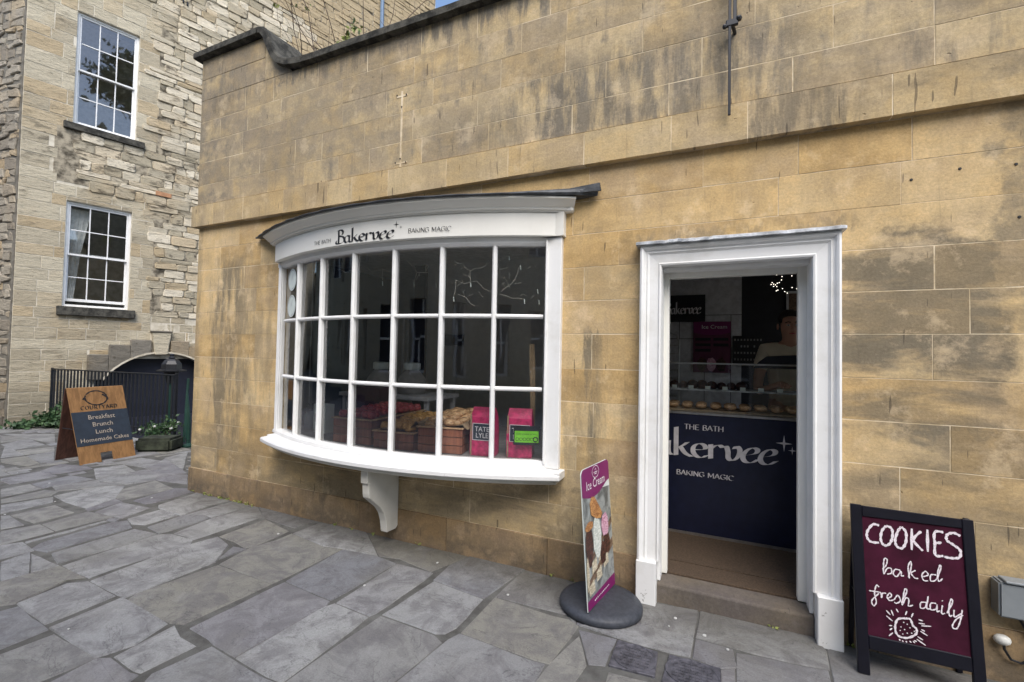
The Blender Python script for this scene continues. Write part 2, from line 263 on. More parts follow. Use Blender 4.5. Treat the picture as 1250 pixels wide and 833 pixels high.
# ---------------------------------------------------------------- mesh helpers
class MB:
    def __init__(s): s.v = []; s.f = []; s.mi = []; s.cur = 0
    def add(s, vs, fs):
        o = len(s.v); s.v += [tuple(v) for v in vs]; s.f += [tuple(i+o for i in f) for f in fs]; s.mi += [s.cur]*len(fs); return s
    def box(s, x0, x1, y0, y1, z0, z1, mtx=None):
        vs = [(x, y, z) for x in (x0, x1) for y in (y0, y1) for z in (z0, z1)]
        if mtx is not None: vs = [mtx @ Vector(v) for v in vs]
        return s.add(vs, [(0, 1, 3, 2), (4, 6, 7, 5), (0, 4, 5, 1), (2, 3, 7, 6), (0, 2, 6, 4), (1, 5, 7, 3)])
    def prism(s, poly, fn, d0, d1):
        """poly: list of (a,b); fn(a,b,d) -> point; extruded from d0 to d1"""
        n = len(poly)
        vs = [fn(a, b, d0) for a, b in poly] + [fn(a, b, d1) for a, b in poly]
        return s.add(vs, [tuple(range(n)), tuple(range(2*n-1, n-1, -1))] + [(i, i+n, (i+1) % n+n, (i+1) % n) for i in range(n)])
    def grid(s, rows, closed=False, caps=False):
        n = len(rows[0]); o = [v for r in rows for v in r]; fs = []
        for i in range(len(rows)-1):
            for j in range(n if closed else n-1):
                k = (j+1) % n; fs.append((i*n+j, i*n+k, (i+1)*n+k, (i+1)*n+j))
        if caps: fs += [tuple(range(n-1, -1, -1)), tuple(range((len(rows)-1)*n, len(rows)*n))]
        return s.add(o, fs)
    def tube(s, pts, r, n=6):
        pts = [Vector(p) for p in pts]; rs = r if isinstance(r, (list, tuple)) else [r]*len(pts); rows = []; up = None
        for i, p in enumerate(pts):
            t = (pts[min(i+1, len(pts)-1)]-pts[max(i-1, 0)]).normalized()
            if up is None: up = t.orthogonal().normalized()
            up = (up-t*up.dot(t)).normalized(); w = t.cross(up)
            rows.append([p+rs[i]*(math.cos(2*math.pi*k/n)*up+math.sin(2*math.pi*k/n)*w) for k in range(n)])
        return s.grid(rows, True, True)
    def lathe(s, prof, c, n=20, sx=1., sy=1., mtx=None):
        rows = [[Vector((c[0]+r*sx*math.cos(2*math.pi*k/n), c[1]+r*sy*math.sin(2*math.pi*k/n), c[2]+z)) for k in range(n)] for r, z in prof]
        if mtx is not None: rows = [[mtx @ v for v in q] for q in rows]
        return s.grid(rows, True, True)
    def ball(s, c, r, n=8, sc=(1, 1, 1), jit=0.):
        rows = []
        for i in range(1, n//2+1):
            a = math.pi*i/(n//2+1); rr = r*(1+random.uniform(-jit, jit))
            rows.append([Vector((c[0]+rr*sc[0]*math.sin(a)*math.cos(2*math.pi*k/n), c[1]+rr*sc[1]*math.sin(a)*math.sin(2*math.pi*k/n), c[2]+rr*sc[2]*math.cos(a))) for k in range(n)])
        return s.grid(rows[::-1], True, True)
    def build(s, name, mat, parent=None, bevel=0., smooth=False, seg=1, kind=None, label=None):
        me = bpy.data.meshes.new(name); me.from_pydata(s.v, [], s.f)
        for m in (mat if isinstance(mat, list) else [mat]): me.materials.append(m)
        if isinstance(mat, list): me.polygons.foreach_set('material_index', s.mi)
        bm = bmesh.new(); bm.from_mesh(me); bmesh.ops.recalc_face_normals(bm, faces=bm.faces)
        if bevel: bmesh.ops.bevel(bm, geom=bm.edges[:], offset=bevel, segments=seg, affect='EDGES', clamp_overlap=True)
        bm.to_mesh(me); bm.free()
        if smooth: me.shade_smooth()
        o = bpy.data.objects.new(name, me); col.objects.link(o)
        if parent: o.parent = parent
        if kind: o['kind'] = kind
        if label: o['label'] = label
        return o
def tag(o, label, cat, group=None):
    o['label'] = label; o['category'] = cat
    if group: o['group'] = group
    return o
def empty(name, loc=(0, 0, 0), rz=0., parent=None):
    o = bpy.data.objects.new(name, None); col.objects.link(o); o.location = loc; o.rotation_euler = (0, 0, rz); o.empty_display_size = .1
    if parent: o.parent = parent
    return o
def thing(name, label, cat, loc=(0, 0, 0), rz=0., group=None): return tag(empty(name, loc, rz), label, cat, group)

def smoothpath(p, n=6):
    out = []
    for i in range(len(p)-1):
        a = p[max(i-1, 0)]; b = p[i]; c = p[i+1]; d = p[min(i+2, len(p)-1)]
        for k in range(n):
            t = k/n; out.append(tuple(.5*((2*b[j])+(-a[j]+c[j])*t+(2*a[j]-5*b[j]+4*c[j]-d[j])*t*t+(-a[j]+3*b[j]-3*c[j]+d[j])*t**3) for j in (0, 1)))
    out.append(tuple(p[-1])); return out
def strokes(mb, paths, fn, nib=(.02, .0), width=0., lift=.0015, smooth=True):
    """pen strokes laid on a surface: fn(u,v,w) -> point; nib = broad-nib half vector, or width = round pen"""
    for si, p in enumerate(paths):
        q = smoothpath(p) if smooth and len(p) > 2 else p
        if len(q) == 2: q = [q[0], ((q[0][0]+q[1][0])/2, (q[0][1]+q[1][1])/2), q[1]]
        rows = []; L = lift+si*.00025
        for i, (a, b) in enumerate(q):
            h = L+i*.000006
            if width:
                t0 = q[max(i-1, 0)]; t1 = q[min(i+1, len(q)-1)]; dx, dy = t1[0]-t0[0], t1[1]-t0[1]; l = math.hypot(dx, dy) or 1
                w = width*(1+.25*math.sin(i*1.7+si)) * (.7 if i in (0, len(q)-1) else 1); n = (-dy/l*w, dx/l*w)
            else: n = nib
            rows.append([fn(a-n[0], b-n[1], h), fn(a+n[0], b+n[1], h)])
        mb.grid(rows)
# letters drawn with a broad nib, in units of cap height
GL = {
 'B': (.62, [[(.16, .98), (.16, .0)], [(.0, .22), (-.05, .08), (.06, .0), (.32, .0), (.54, .1), (.58, .28), (.48, .46), (.18, .53)], [(.04, .94), (.2, .99), (.4, .95), (.48, .78), (.4, .6), (.18, .54)]]),
 'a': (.55, [[(.36, .44), (.2, .5), (.05, .34), (.06, .1), (.2, .0), (.36, .16)], [(.38, .5), (.38, .08), (.5, .0)]]),
 'k': (.55, [[(.08, 1.02), (.08, .0)], [(.4, .5), (.26, .36), (.1, .27)], [(.2, .33), (.34, .1), (.52, .0)]]),
 'e': (.48, [[(.06, .26), (.36, .3), (.36, .44), (.22, .5), (.07, .38), (.05, .18), (.16, .02), (.3, .0), (.42, .1)]]),
 'r': (.44, [[(.08, .5), (.08, .0)], [(.08, .34), (.2, .47), (.32, .5), (.4, .42)]]),
 'v': (.52, [[(-.02, .46), (.08, .48), (.13, .3), (.14, .08), (.24, .0), (.38, .14), (.44, .38), (.36, .52), (.3, .42)]]),
 'E_': (.47, [[(.05, .22), (.34, .32), (.4, .46), (.28, .52), (.11, .38), (.03, .16), (.1, .01), (.25, .0), (.42, .14)]]),
 'T': (.72, [[(.36, 1), (.36, 0)], [(.04, 1), (.68, 1)]]), 'H': (.84, [[(.12, 1), (.12, 0)], [(.7, 1), (.7, 0)], [(.12, .52), (.7, .52)]]),
 'E': (.68, [[(.12, 1), (.12, 0)], [(.12, 1), (.6, 1)], [(.12, .52), (.52, .52)], [(.12, 0), (.62, 0)]]),
 'A': (.78, [[(.04, 0), (.38, 1)], [(.38, 1), (.72, 0)], [(.18, .36), (.6, .36)]]), 'K': (.74, [[(.12, 1), (.12, 0)], [(.66, 1), (.14, .46)], [(.28, .6), (.7, 0)]]),
 'I': (.3, [[(.14, 1), (.14, 0)]]), 'N': (.82, [[(.12, 0), (.12, 1)], [(.12, 1), (.7, 0)], [(.7, 0), (.7, 1)]]),
 'G': (.84, [[(.74, .84), (.52, 1), (.2, .92), (.06, .5), (.2, .08), (.5, 0), (.74, .16)], [(.74, .16), (.74, .46)], [(.5, .46), (.78, .46)]]),
 'M': (.98, [[(.12, 0), (.14, 1)], [(.14, 1), (.48, .2)], [(.48, .2), (.82, 1)], [(.82, 1), (.86, 0)]]), 'C': (.8, [[(.74, .84), (.52, 1), (.2, .92), (.06, .5), (.2, .08), (.5, 0), (.74, .16)]]),
 'Bc': (.68, [[(.12, 1), (.12, 0)], [(.12, 1), (.45, 1), (.56, .8), (.46, .56), (.12, .54)], [(.12, .54), (.5, .52), (.64, .26), (.5, 0), (.12, 0)]]), ' ': (.42, []),
 'O': (.86, [[(.42, 1), (.16, .88), (.06, .5), (.16, .12), (.42, 0), (.68, .12), (.78, .5), (.68, .88), (.42, 1)]]), 'U': (.8, [[(.1, 1), (.1, .3), (.24, .03), (.5, .03), (.68, .3), (.68, 1)]]),
 'R': (.74, [[(.12, 1), (.12, 0)], [(.12, 1), (.46, 1), (.6, .76), (.46, .5), (.12, .48)], [(.36, .48), (.68, 0)]]), 'Y': (.76, [[(.04, 1), (.38, .5)], [(.72, 1), (.38, .5)], [(.38, .5), (.38, 0)]]),
 'D': (.82, [[(.12, 1), (.12, 0)], [(.12, 1), (.46, .96), (.72, .7), (.72, .3), (.46, .04), (.12, 0)]]), 'L': (.62, [[(.12, 1), (.12, 0)], [(.12, 0), (.58, 0)]]), 'S': (.66, [[(.56, .86), (.34, 1), (.12, .84), (.2, .6), (.46, .44), (.58, .22), (.4, .02), (.08, .1)]]),
}
def letter_paths(keys, x, y, h, track=1., shear=0.):
    out = []
    for k in keys:
        w, ps = GL[k]
        for p in ps: out.append([(x+h*(a+shear*b), y+h*b) for a, b in p])
        x += w*h*track
    return out, x
def word_width(keys, h, track=1.): return sum(GL[k][0] for k in keys)*h*track
def star(mb, cx, cy, r, fn, lift=.002):
    pts = [(cx+(r if i % 2 == 0 else r*.2)*math.sin(i*math.pi/4)*(1. if i % 4 else 1.), cy+(r*1.15 if i % 2 == 0 else r*.2)*math.cos(i*math.pi/4)) for i in range(8)]
    vs = [fn(cx, cy, lift)]+[fn(a, b, lift) for a, b in pts]; mb.add(vs, [(0, i+1, (i+1) % 8+1) for i in range(8)])
def text_mesh(name, txt, size, fn, mat, parent, align='CENTER', shear=0.):
    """flat lettering from the built-in font, mapped on to a surface through fn(u, v, lift)"""
    cu = bpy.data.curves.new(name, 'FONT'); cu.body = txt; cu.size = size; cu.align_x = align; cu.shear = shear; cu.resolution_u = 2
    to = bpy.data.objects.new(name, cu); col.objects.link(to); bpy.context.view_layer.update()
    me = bpy.data.meshes.new_from_object(to); bpy.data.objects.remove(to)
    for v in me.vertices: v.co = fn(v.co.x, v.co.y, .0022)
    me.materials.clear(); me.materials.append(mat)
    o = bpy.data.objects.new(name, me); col.objects.link(o); o.parent = parent; return o
BAKE = ['B', 'a', 'k', 'e', 'r', 'v', 'E_', 'E_']
THEBATH = ['T', 'H', 'E', ' ', 'Bc', 'A', 'T', 'H']; MAGIC = ['Bc', 'A', 'K', 'I', 'N', 'G', ' ', 'M', 'A', 'G', 'I', 'C']

# paving slabs (corner points on the ground, metres) and chalk strokes (board coordinates, metres)
PAVERS = [
[(-1.304,-0.444),(-1.285,-0.109),(-1.264,-0.012),(-0.821,-0.015),(-0.739,-0.518),(-0.813,-0.432),(-0.899,-0.435)],
[(-0.821,-0.015),(-0.404,-0.023),(-0.349,-0.048),(-0.365,-0.322),(-0.741,-0.504)],
[(-1.31,-0.866),(-1.304,-0.444),(-0.891,-0.471),(-0.787,-0.463),(-0.718,-0.503),(-0.758,-0.887),(-0.851,-0.894),(-1.121,-0.878)],
[(-1.341,-0.941),(-1.31,-0.866),(-0.851,-0.894),(-0.783,-0.889),(-0.779,-1.046),(-0.852,-1.365),(-1.412,-1.622),(-1.389,-1.341)],
[(-0.721,-0.532),(-0.492,-0.52),(-0.502,-0.776),(-0.589,-0.806)],
[(-0.782,-0.917),(-0.696,-0.583),(-0.589,-0.806),(-0.609,-0.948),(-0.601,-1.197),(-0.814,-1.324)],
[(-0.725,-0.499),(-0.384,-0.331),(-0.107,-0.322),(-0.115,-0.511),(-0.21,-0.522),(-0.492,-0.52)],
[(-0.093,-0.013),(0.504,-0.012),(0.532,-0.061),(0.553,-0.13),(0.533,-0.301),(0.375,-0.323),(0.216,-0.331),(-0.107,-0.322)],
[(-0.448,-0.077),(-0.349,-0.048),(-0.093,-0.013),(-0.107,-0.322),(-0.401,-0.34)],
[(-0.107,-0.322),(0.092,-0.327),(0.108,-0.494),(0.022,-0.537),(-0.115,-0.511)],
[(0.095,-0.356),(0.216,-0.331),(0.375,-0.323),(0.527,-0.302),(0.522,-0.392),(0.508,-0.613),(0.091,-0.814)],
[(0.545,-0.105),(0.655,-0.015),(1.438,-0.051),(1.254,-0.437),(0.496,-0.803),(0.522,-0.392)],
[(0.022,-0.537),(0.094,-0.493),(0.091,-0.814),(0.021,-0.847)],
[(-0.488,-0.802),(-0.262,-0.779),(-0.228,-1.064),(-0.473,-1.182)],
[(-1.821,-0.923),(-1.769,-0.442),(-1.554,-0.469),(-1.35,-0.495),(-1.344,-0.835),(-1.374,-0.91),(-1.424,-0.935),(-1.724,-0.925)],
[(-1.781,-0.441),(-1.799,-0.204),(-1.736,-0.012),(-1.264,-0.012),(-1.287,-0.145),(-1.35,-0.495)],
[(-1.821,-0.923),(-1.724,-0.925),(-1.424,-0.935),(-1.345,-0.974),(-1.389,-1.341),(-1.413,-1.632),(-1.797,-1.686),(-1.859,-1.565),(-1.855,-1.394)],
[(-2.158,-0.947),(-2.154,-0.357),(-1.83,-0.354),(-1.824,-0.465),(-1.851,-0.921),(-1.867,-0.968)],
[(-2.358,-0.327),(-2.185,-0.294),(-1.854,-0.354),(-1.799,-0.204),(-1.736,-0.012),(-2.219,-0.012),(-2.488,-0.012),(-2.755,-0.012)],
[(-3.298,-0.324),(-3.284,-0.05),(-3.163,-0.012),(-2.755,-0.012),(-2.358,-0.327),(-2.691,-0.356),(-2.851,-0.388)],
[(-2.158,-0.947),(-1.867,-0.968),(-1.855,-1.394),(-1.859,-1.565),(-1.964,-1.57),(-2.097,-1.559),(-2.227,-1.548),(-2.192,-1.009)],
[(-2.227,-1.548),(-1.964,-1.57),(-1.859,-1.565),(-1.761,-1.758),(-2.327,-2.032),(-2.482,-1.795),(-2.428,-1.534)],
[(-2.659,-0.905),(-2.691,-0.356),(-2.358,-0.327),(-2.154,-0.357),(-2.2,-0.942)],
[(-2.669,-0.972),(-2.659,-0.905),(-2.2,-0.942),(-2.181,-0.99),(-2.227,-1.548),(-2.428,-1.534),(-2.496,-1.517),(-2.691,-1.501)],
[(-3.293,-0.948),(-3.354,-0.653),(-3.298,-0.484),(-3.298,-0.324),(-2.851,-0.388),(-2.691,-0.356),(-2.7,-0.878),(-2.709,-0.968)],
[(-3.293,-0.948),(-2.709,-0.968),(-2.747,-1.494),(-2.838,-1.521),(-3.321,-1.516),(-3.362,-1.442),(-3.359,-1.378)],
[(-3.394,-1.483),(-2.838,-1.521),(-2.786,-1.707),(-2.822,-1.807),(-2.849,-1.86),(-3.386,-1.838)],
[(-2.784,-1.812),(-2.797,-1.509),(-2.653,-1.556),(-2.489,-1.567),(-2.517,-1.818),(-2.571,-1.826),(-2.67,-1.82)],
[(-2.843,-1.849),(-2.784,-1.812),(-2.571,-1.826),(-2.517,-1.818),(-2.454,-2.006),(-2.396,-2.111),(-2.662,-2.24),(-2.829,-2.059)],
[(-3.311,-2.043),(-3.284,-1.842),(-2.832,-1.842),(-2.87,-2.044),(-2.903,-2.166),(-2.932,-2.301),(-3.335,-2.198)],
[(-3.836,-1.98),(-3.84,-1.882),(-3.816,-1.81),(-3.357,-1.839),(-3.356,-2.029),(-3.368,-2.164)],
[(-3.867,-1.809),(-3.591,-1.824),(-3.434,-1.834),(-3.442,-1.494),(-3.812,-1.478),(-3.906,-1.555)],
[(-3.99,-1.938),(-3.912,-1.861),(-3.867,-1.809),(-3.951,-1.542),(-3.859,-1.466),(-4.256,-1.458),(-4.314,-1.739),(-4.294,-1.853)],
[(-4.256,-1.458),(-3.859,-1.466),(-3.867,-1.266),(-3.834,-1.048),(-3.821,-0.823),(-3.903,-0.759),(-4.177,-0.774),(-4.272,-0.831),(-4.267,-1.094)],
[(-3.812,-1.478),(-3.836,-1.059),(-3.83,-0.816),(-3.784,-0.64),(-3.549,-0.701),(-3.395,-0.875),(-3.347,-0.932),(-3.357,-1.363),(-3.365,-1.485),(-3.442,-1.494)],
[(-3.492,-0.706),(-3.347,-0.688),(-3.37,-0.904),(-3.395,-0.875)],
[(-3.784,-0.64),(-3.794,-0.196),(-3.365,-0.288),(-3.341,-0.45),(-3.348,-0.635),(-3.378,-0.692),(-3.565,-0.656)],
[(-3.814,-0.194),(-4.144,-0.012),(-3.349,-0.021),(-3.374,-0.231)],
[(-4.177,-0.774),(-4.256,-0.404),(-4.168,-0.054),(-4.144,-0.012),(-3.866,-0.165),(-3.886,-0.772),(-4.016,-0.765)],
[(-4.272,-0.831),(-4.516,-0.793),(-4.547,-0.474),(-4.386,-0.392),(-4.256,-0.404),(-4.256,-0.75)],
[(-4.547,-0.475),(-4.533,-0.012),(-4.259,-0.012),(-4.234,-0.019),(-4.256,-0.404),(-4.386,-0.392)],
[(-5.051,-0.432),(-5.132,-0.012),(-4.819,-0.012),(-4.58,-0.012),(-4.598,-0.21),(-4.545,-0.497),(-4.962,-0.478)],
[(-5.196,-0.471),(-5.413,-0.472),(-5.501,-0.039),(-5.35,0.047),(-5.188,-0.012),(-5.154,-0.396)],
[(-5.987,-0.477),(-5.969,-0.289),(-6.011,0.044),(-5.492,-0.034),(-5.52,-0.516),(-5.759,-0.506)],
[(-6.68,-1.022),(-7.063,-0.906),(-7.042,-0.675),(-6.704,-0.695)],
[(-7.484,-0.778),(-7.198,-0.786),(-7.2,-0.383),(-7.648,-0.39),(-7.615,-0.738)],
[(-7.042,-0.675),(-7.115,-0.297),(-6.667,-0.247),(-6.72,-0.598),(-6.704,-0.695)],
[(-6.718,-0.613),(-6.583,-0.245),(-6.447,-0.292),(-6.093,-0.169),(-6.45,-0.674)],
[(-6.599,-1.046),(-6.638,-0.692),(-6.434,-0.651),(-6.309,-0.756),(-6.43,-1.098)],
[(-6.367,-1.117),(-6.252,-0.763),(-6.037,-0.843),(-6.02,-1.222)],
[(-5.908,-1.193),(-5.921,-0.877),(-5.494,-0.892),(-5.463,-1.185)],
[(-6.309,-0.756),(-6.316,-0.348),(-6.064,-0.227),(-5.64,-0.511),(-5.542,-0.793),(-5.965,-0.8)],
[(-5.537,-0.808),(-5.642,-0.51),(-5.466,-0.521),(-5.418,-0.756),(-5.438,-0.819)],
[(-5.388,-1.167),(-5.438,-0.819),(-5.056,-0.78),(-5.082,-1.185)],
[(-5.352,-0.811),(-5.461,-0.544),(-5.032,-0.504),(-4.938,-0.782)],
[(-5.011,-0.871),(-5.059,-0.818),(-4.938,-0.782),(-4.876,-0.861)],
[(-5.965,-1.238),(-5.908,-1.193),(-5.483,-1.236),(-5.53,-1.37)],
[(-5.465,-1.39),(-5.388,-1.167),(-5.082,-1.185),(-5.098,-1.529)],
[(-4.957,-1.405),(-4.962,-0.868),(-5.011,-0.871),(-5.021,-1.393)],
[(-4.799,-1.434),(-4.619,-1.399),(-4.616,-0.848),(-4.834,-0.778),(-4.909,-0.864),(-4.883,-1.349)],
[(-4.565,-1.398),(-4.316,-1.456),(-4.267,-1.083),(-4.272,-0.831),(-4.557,-0.861)],
[(-5.183,-1.585),(-5.097,-1.509),(-5.021,-1.393),(-4.74,-1.423),(-4.761,-1.603),(-4.779,-1.699)],
[(-4.7,-1.622),(-4.743,-1.445),(-4.286,-1.605),(-4.314,-1.739)],
[(-4.692,-1.462),(-4.256,-1.458),(-4.309,-1.597)],
[(-4.886,-0.767),(-4.897,-0.481),(-4.585,-0.495),(-4.586,-0.773),(-4.716,-0.816)],
[(-6.667,-0.247),(-6.65,0.156),(-6.641,0.28),(-6.324,0.248),(-6.011,0.044),(-6.093,-0.169),(-6.501,-0.273)],
[(-7.426,-0.003),(-7.394,0.215),(-7.394,0.578),(-6.864,0.617),(-6.74,0.286),(-7.207,0.269)],
[(-7.251,-0.025),(-7.16,0.271),(-6.65,0.156),(-6.667,-0.247)],
[(-6.74,0.286),(-7.064,0.703),(-6.186,0.45),(-6.036,0.403),(-6.147,0.245)],
[(-7.121,0.718),(-7.233,1.097),(-6.221,0.46)],
[(-6.011,0.044),(-5.525,0.117),(-5.95,0.366),(-6.132,0.266),(-6.643,0.254),(-6.654,0.066)],
[(-10.008,0.042),(-8.959,-0.085),(-8.977,-0.325)],
[(-10.197,0.044),(-10.492,0.462),(-9.599,0.359),(-9.518,-0.018)],
[(-9.409,-0.031),(-9.305,0.362),(-8.899,0.213),(-8.959,-0.085)],
[(-8.842,-0.12),(-8.899,0.213),(-8.145,-0.071),(-8.156,-0.201)],
[(-8.879,-0.355),(-8.842,-0.12),(-8.156,-0.201),(-8.071,-0.348),(-8.656,-0.423)],
[(-7.648,-0.39),(-7.903,-0.105),(-7.426,-0.003),(-7.251,-0.025),(-7.331,-0.385)],
[(-10.359,0.093),(-11.174,0.34),(-10.709,0.45),(-10.351,0.446)],
[(-11.408,0.411),(-10.653,0.856),(-9.556,0.454),(-10.351,0.446)]]
CHALK = [(1.5,[(0.1137,0.7225),(0.0876,0.7235),(0.0633,0.6858),(0.0604,0.6544),(0.0761,0.6353),(0.1096,0.637)]),(1.5,[(0.1434,0.7257),(0.1235,0.6961),(0.1177,0.6515),(0.1313,0.6279),(0.1538,0.6406),(0.1666,0.6774),(0.1649,0.7162),(0.1434,0.7257)]),(1.5,[(0.2056,0.7317),(0.1899,0.7074),(0.1767,0.662),(0.1824,0.6329),(0.2037,0.6283),(0.2197,0.6611),(0.2223,0.7087),(0.2056,0.7317)]),(1.5,[(0.247,0.7301),(0.2412,0.6267)]),(1.5,[(0.2833,0.7234),(0.2511,0.6769),(0.2848,0.6306)]),(1.5,[(0.3085,0.7362),(0.3041,0.6301)]),(1.5,[(0.3701,0.734),(0.3378,0.7302),(0.3347,0.6817),(0.3601,0.6846)]),(1.5,[(0.3347,0.6817),(0.3323,0.6212),(0.3629,0.6221)]),(1.5,[(0.4335,0.7283),(0.4075,0.738),(0.383,0.7237),(0.3813,0.6984),(0.4037,0.6817),(0.4275,0.6614),(0.4232,0.6278),(0.3927,0.6179),(0.366,0.6194)]),(0.75,[(0.1182,0.5096),(0.134,0.534),(0.1389,0.5606),(0.1281,0.5628),(0.1229,0.5319),(0.1223,0.4892),(0.1368,0.5176),(0.1528,0.5208),(0.1539,0.4999),(0.1354,0.4902)]),(0.75,[(0.1907,0.52),(0.1693,0.5199),(0.161,0.4972),(0.1748,0.4874),(0.1926,0.5162),(0.1929,0.4953),(0.2037,0.4975)]),(0.75,[(0.221,0.4928),(0.2345,0.5456),(0.2338,0.5705),(0.2224,0.5431),(0.2243,0.4893)]),(0.75,[(0.2512,0.5322),(0.2328,0.516),(0.2456,0.4962),(0.2595,0.4967)]),(0.75,[(0.2775,0.5086),(0.2988,0.5212),(0.2894,0.5358),(0.2745,0.5163),(0.28,0.4927),(0.2971,0.4938)]),(0.75,[(0.3298,0.5276),(0.3092,0.5234),(0.3075,0.496),(0.3285,0.5069),(0.3487,0.5601),(0.3464,0.576),(0.3349,0.5327),(0.3382,0.5008),(0.3526,0.516)]),(0.75,[(0.0994,0.4211),(0.0887,0.4273),(0.0796,0.3874),(0.085,0.3467),(0.0732,0.3273),(0.0669,0.351),(0.098,0.3914)]),(0.75,[(0.0579,0.3953),(0.0837,0.3967),(0.1055,0.3973)]),(0.75,[(0.1055,0.3973),(0.108,0.3727),(0.1126,0.3946),(0.1272,0.3978)]),(0.75,[(0.1296,0.3734),(0.1483,0.39),(0.1418,0.4027),(0.13,0.3818),(0.14,0.3674),(0.1583,0.3757)]),(0.75,[(0.1583,0.3757),(0.1737,0.3998),(0.1831,0.3771),(0.1681,0.3614),(0.1576,0.3631)]),(0.75,[(0.186,0.3655),(0.2102,0.4243),(0.2038,0.4353),(0.1946,0.3962),(0.1891,0.358),(0.2051,0.3944),(0.2166,0.3888),(0.2136,0.3595),(0.2314,0.3676)]),(0.75,[(0.2841,0.3918),(0.2634,0.3871),(0.2606,0.3622),(0.2795,0.3706),(0.2928,0.422),(0.284,0.3676),(0.2961,0.3664)]),(0.75,[(0.3215,0.3962),(0.301,0.3916),(0.2993,0.3631),(0.32,0.3719),(0.3246,0.393),(0.3226,0.3605),(0.333,0.3669)]),(0.75,[(0.3447,0.3935),(0.3389,0.3564),(0.3524,0.3595)]),(0.75,[(0.3447,0.4151),(0.3465,0.4123)]),(0.75,[(0.3591,0.3611),(0.3823,0.414),(0.3787,0.4291),(0.3673,0.3868),(0.3683,0.3514),(0.3785,0.3578)]),(0.75,[(0.3868,0.3834),(0.3846,0.3514),(0.4017,0.3633),(0.4121,0.3735)]),(0.75,[(0.4165,0.3903),(0.4066,0.341),(0.391,0.3021),(0.375,0.306),(0.3904,0.341),(0.4181,0.3671)]),(1.2,[(0.1998,0.2995),(0.1678,0.2877),(0.1552,0.2482),(0.1639,0.2141),(0.1984,0.2107),(0.2341,0.2357),(0.2389,0.2607),(0.226,0.2736),(0.2172,0.2996),(0.1998,0.2995)]),(0.7,[(0.1884,0.2805),(0.1924,0.2775)]),(0.7,[(0.202,0.2758),(0.206,0.2727)]),(0.7,[(0.1767,0.2575),(0.1807,0.2544)]),(0.7,[(0.1901,0.2487),(0.1941,0.2457)]),(0.7,[(0.2116,0.262),(0.2156,0.259)]),(0.7,[(0.1998,0.2351),(0.2037,0.232)]),(0.7,[(0.182,0.2266),(0.186,0.2236)]),(0.7,[(0.2172,0.2394),(0.2211,0.2364)]),(0.7,[(0.2281,0.2501),(0.232,0.2471)]),(0.7,[(0.1723,0.2403),(0.1763,0.2373)]),(0.7,[(0.1233,0.3182),(0.1388,0.3013)]),(0.7,[(0.1429,0.3252),(0.1508,0.3)]),(0.7,[(0.1633,0.3357),(0.171,0.3211)]),(0.7,[(0.1221,0.2932),(0.146,0.2744)]),(0.7,[(0.2053,0.3348),(0.1986,0.3154)]),(0.7,[(0.2293,0.3307),(0.2212,0.311)]),(0.7,[(0.1306,0.2503),(0.1435,0.2534)]),(0.7,[(0.1331,0.2306),(0.1429,0.2411)]),(0.7,[(0.1282,0.2027),(0.1447,0.2213)]),(0.7,[(0.1687,0.1992),(0.1711,0.1918)]),(0.7,[(0.1804,0.1966),(0.1834,0.1894)]),(0.7,[(0.1943,0.1977),(0.1973,0.1905)]),(0.7,[(0.2082,0.2013),(0.2147,0.195)]),(0.7,[(0.2221,0.2048),(0.2284,0.1962)]),(0.7,[(0.2364,0.2164),(0.269,0.1972)]),(0.7,[(0.2405,0.2293),(0.2602,0.2185)]),(0.7,[(0.2523,0.2561),(0.2785,0.2428)]),(0.7,[(0.2572,0.2812),(0.2947,0.2887)]),(0.7,[(0.2475,0.2908),(0.2714,0.2926)]),(0.7,[(0.2485,0.307),(0.2654,0.3055)]),(0.7,[(0.2257,0.2081),(0.2358,0.2059)]),(0.7,[(0.2562,0.265),(0.2694,0.2603)])]

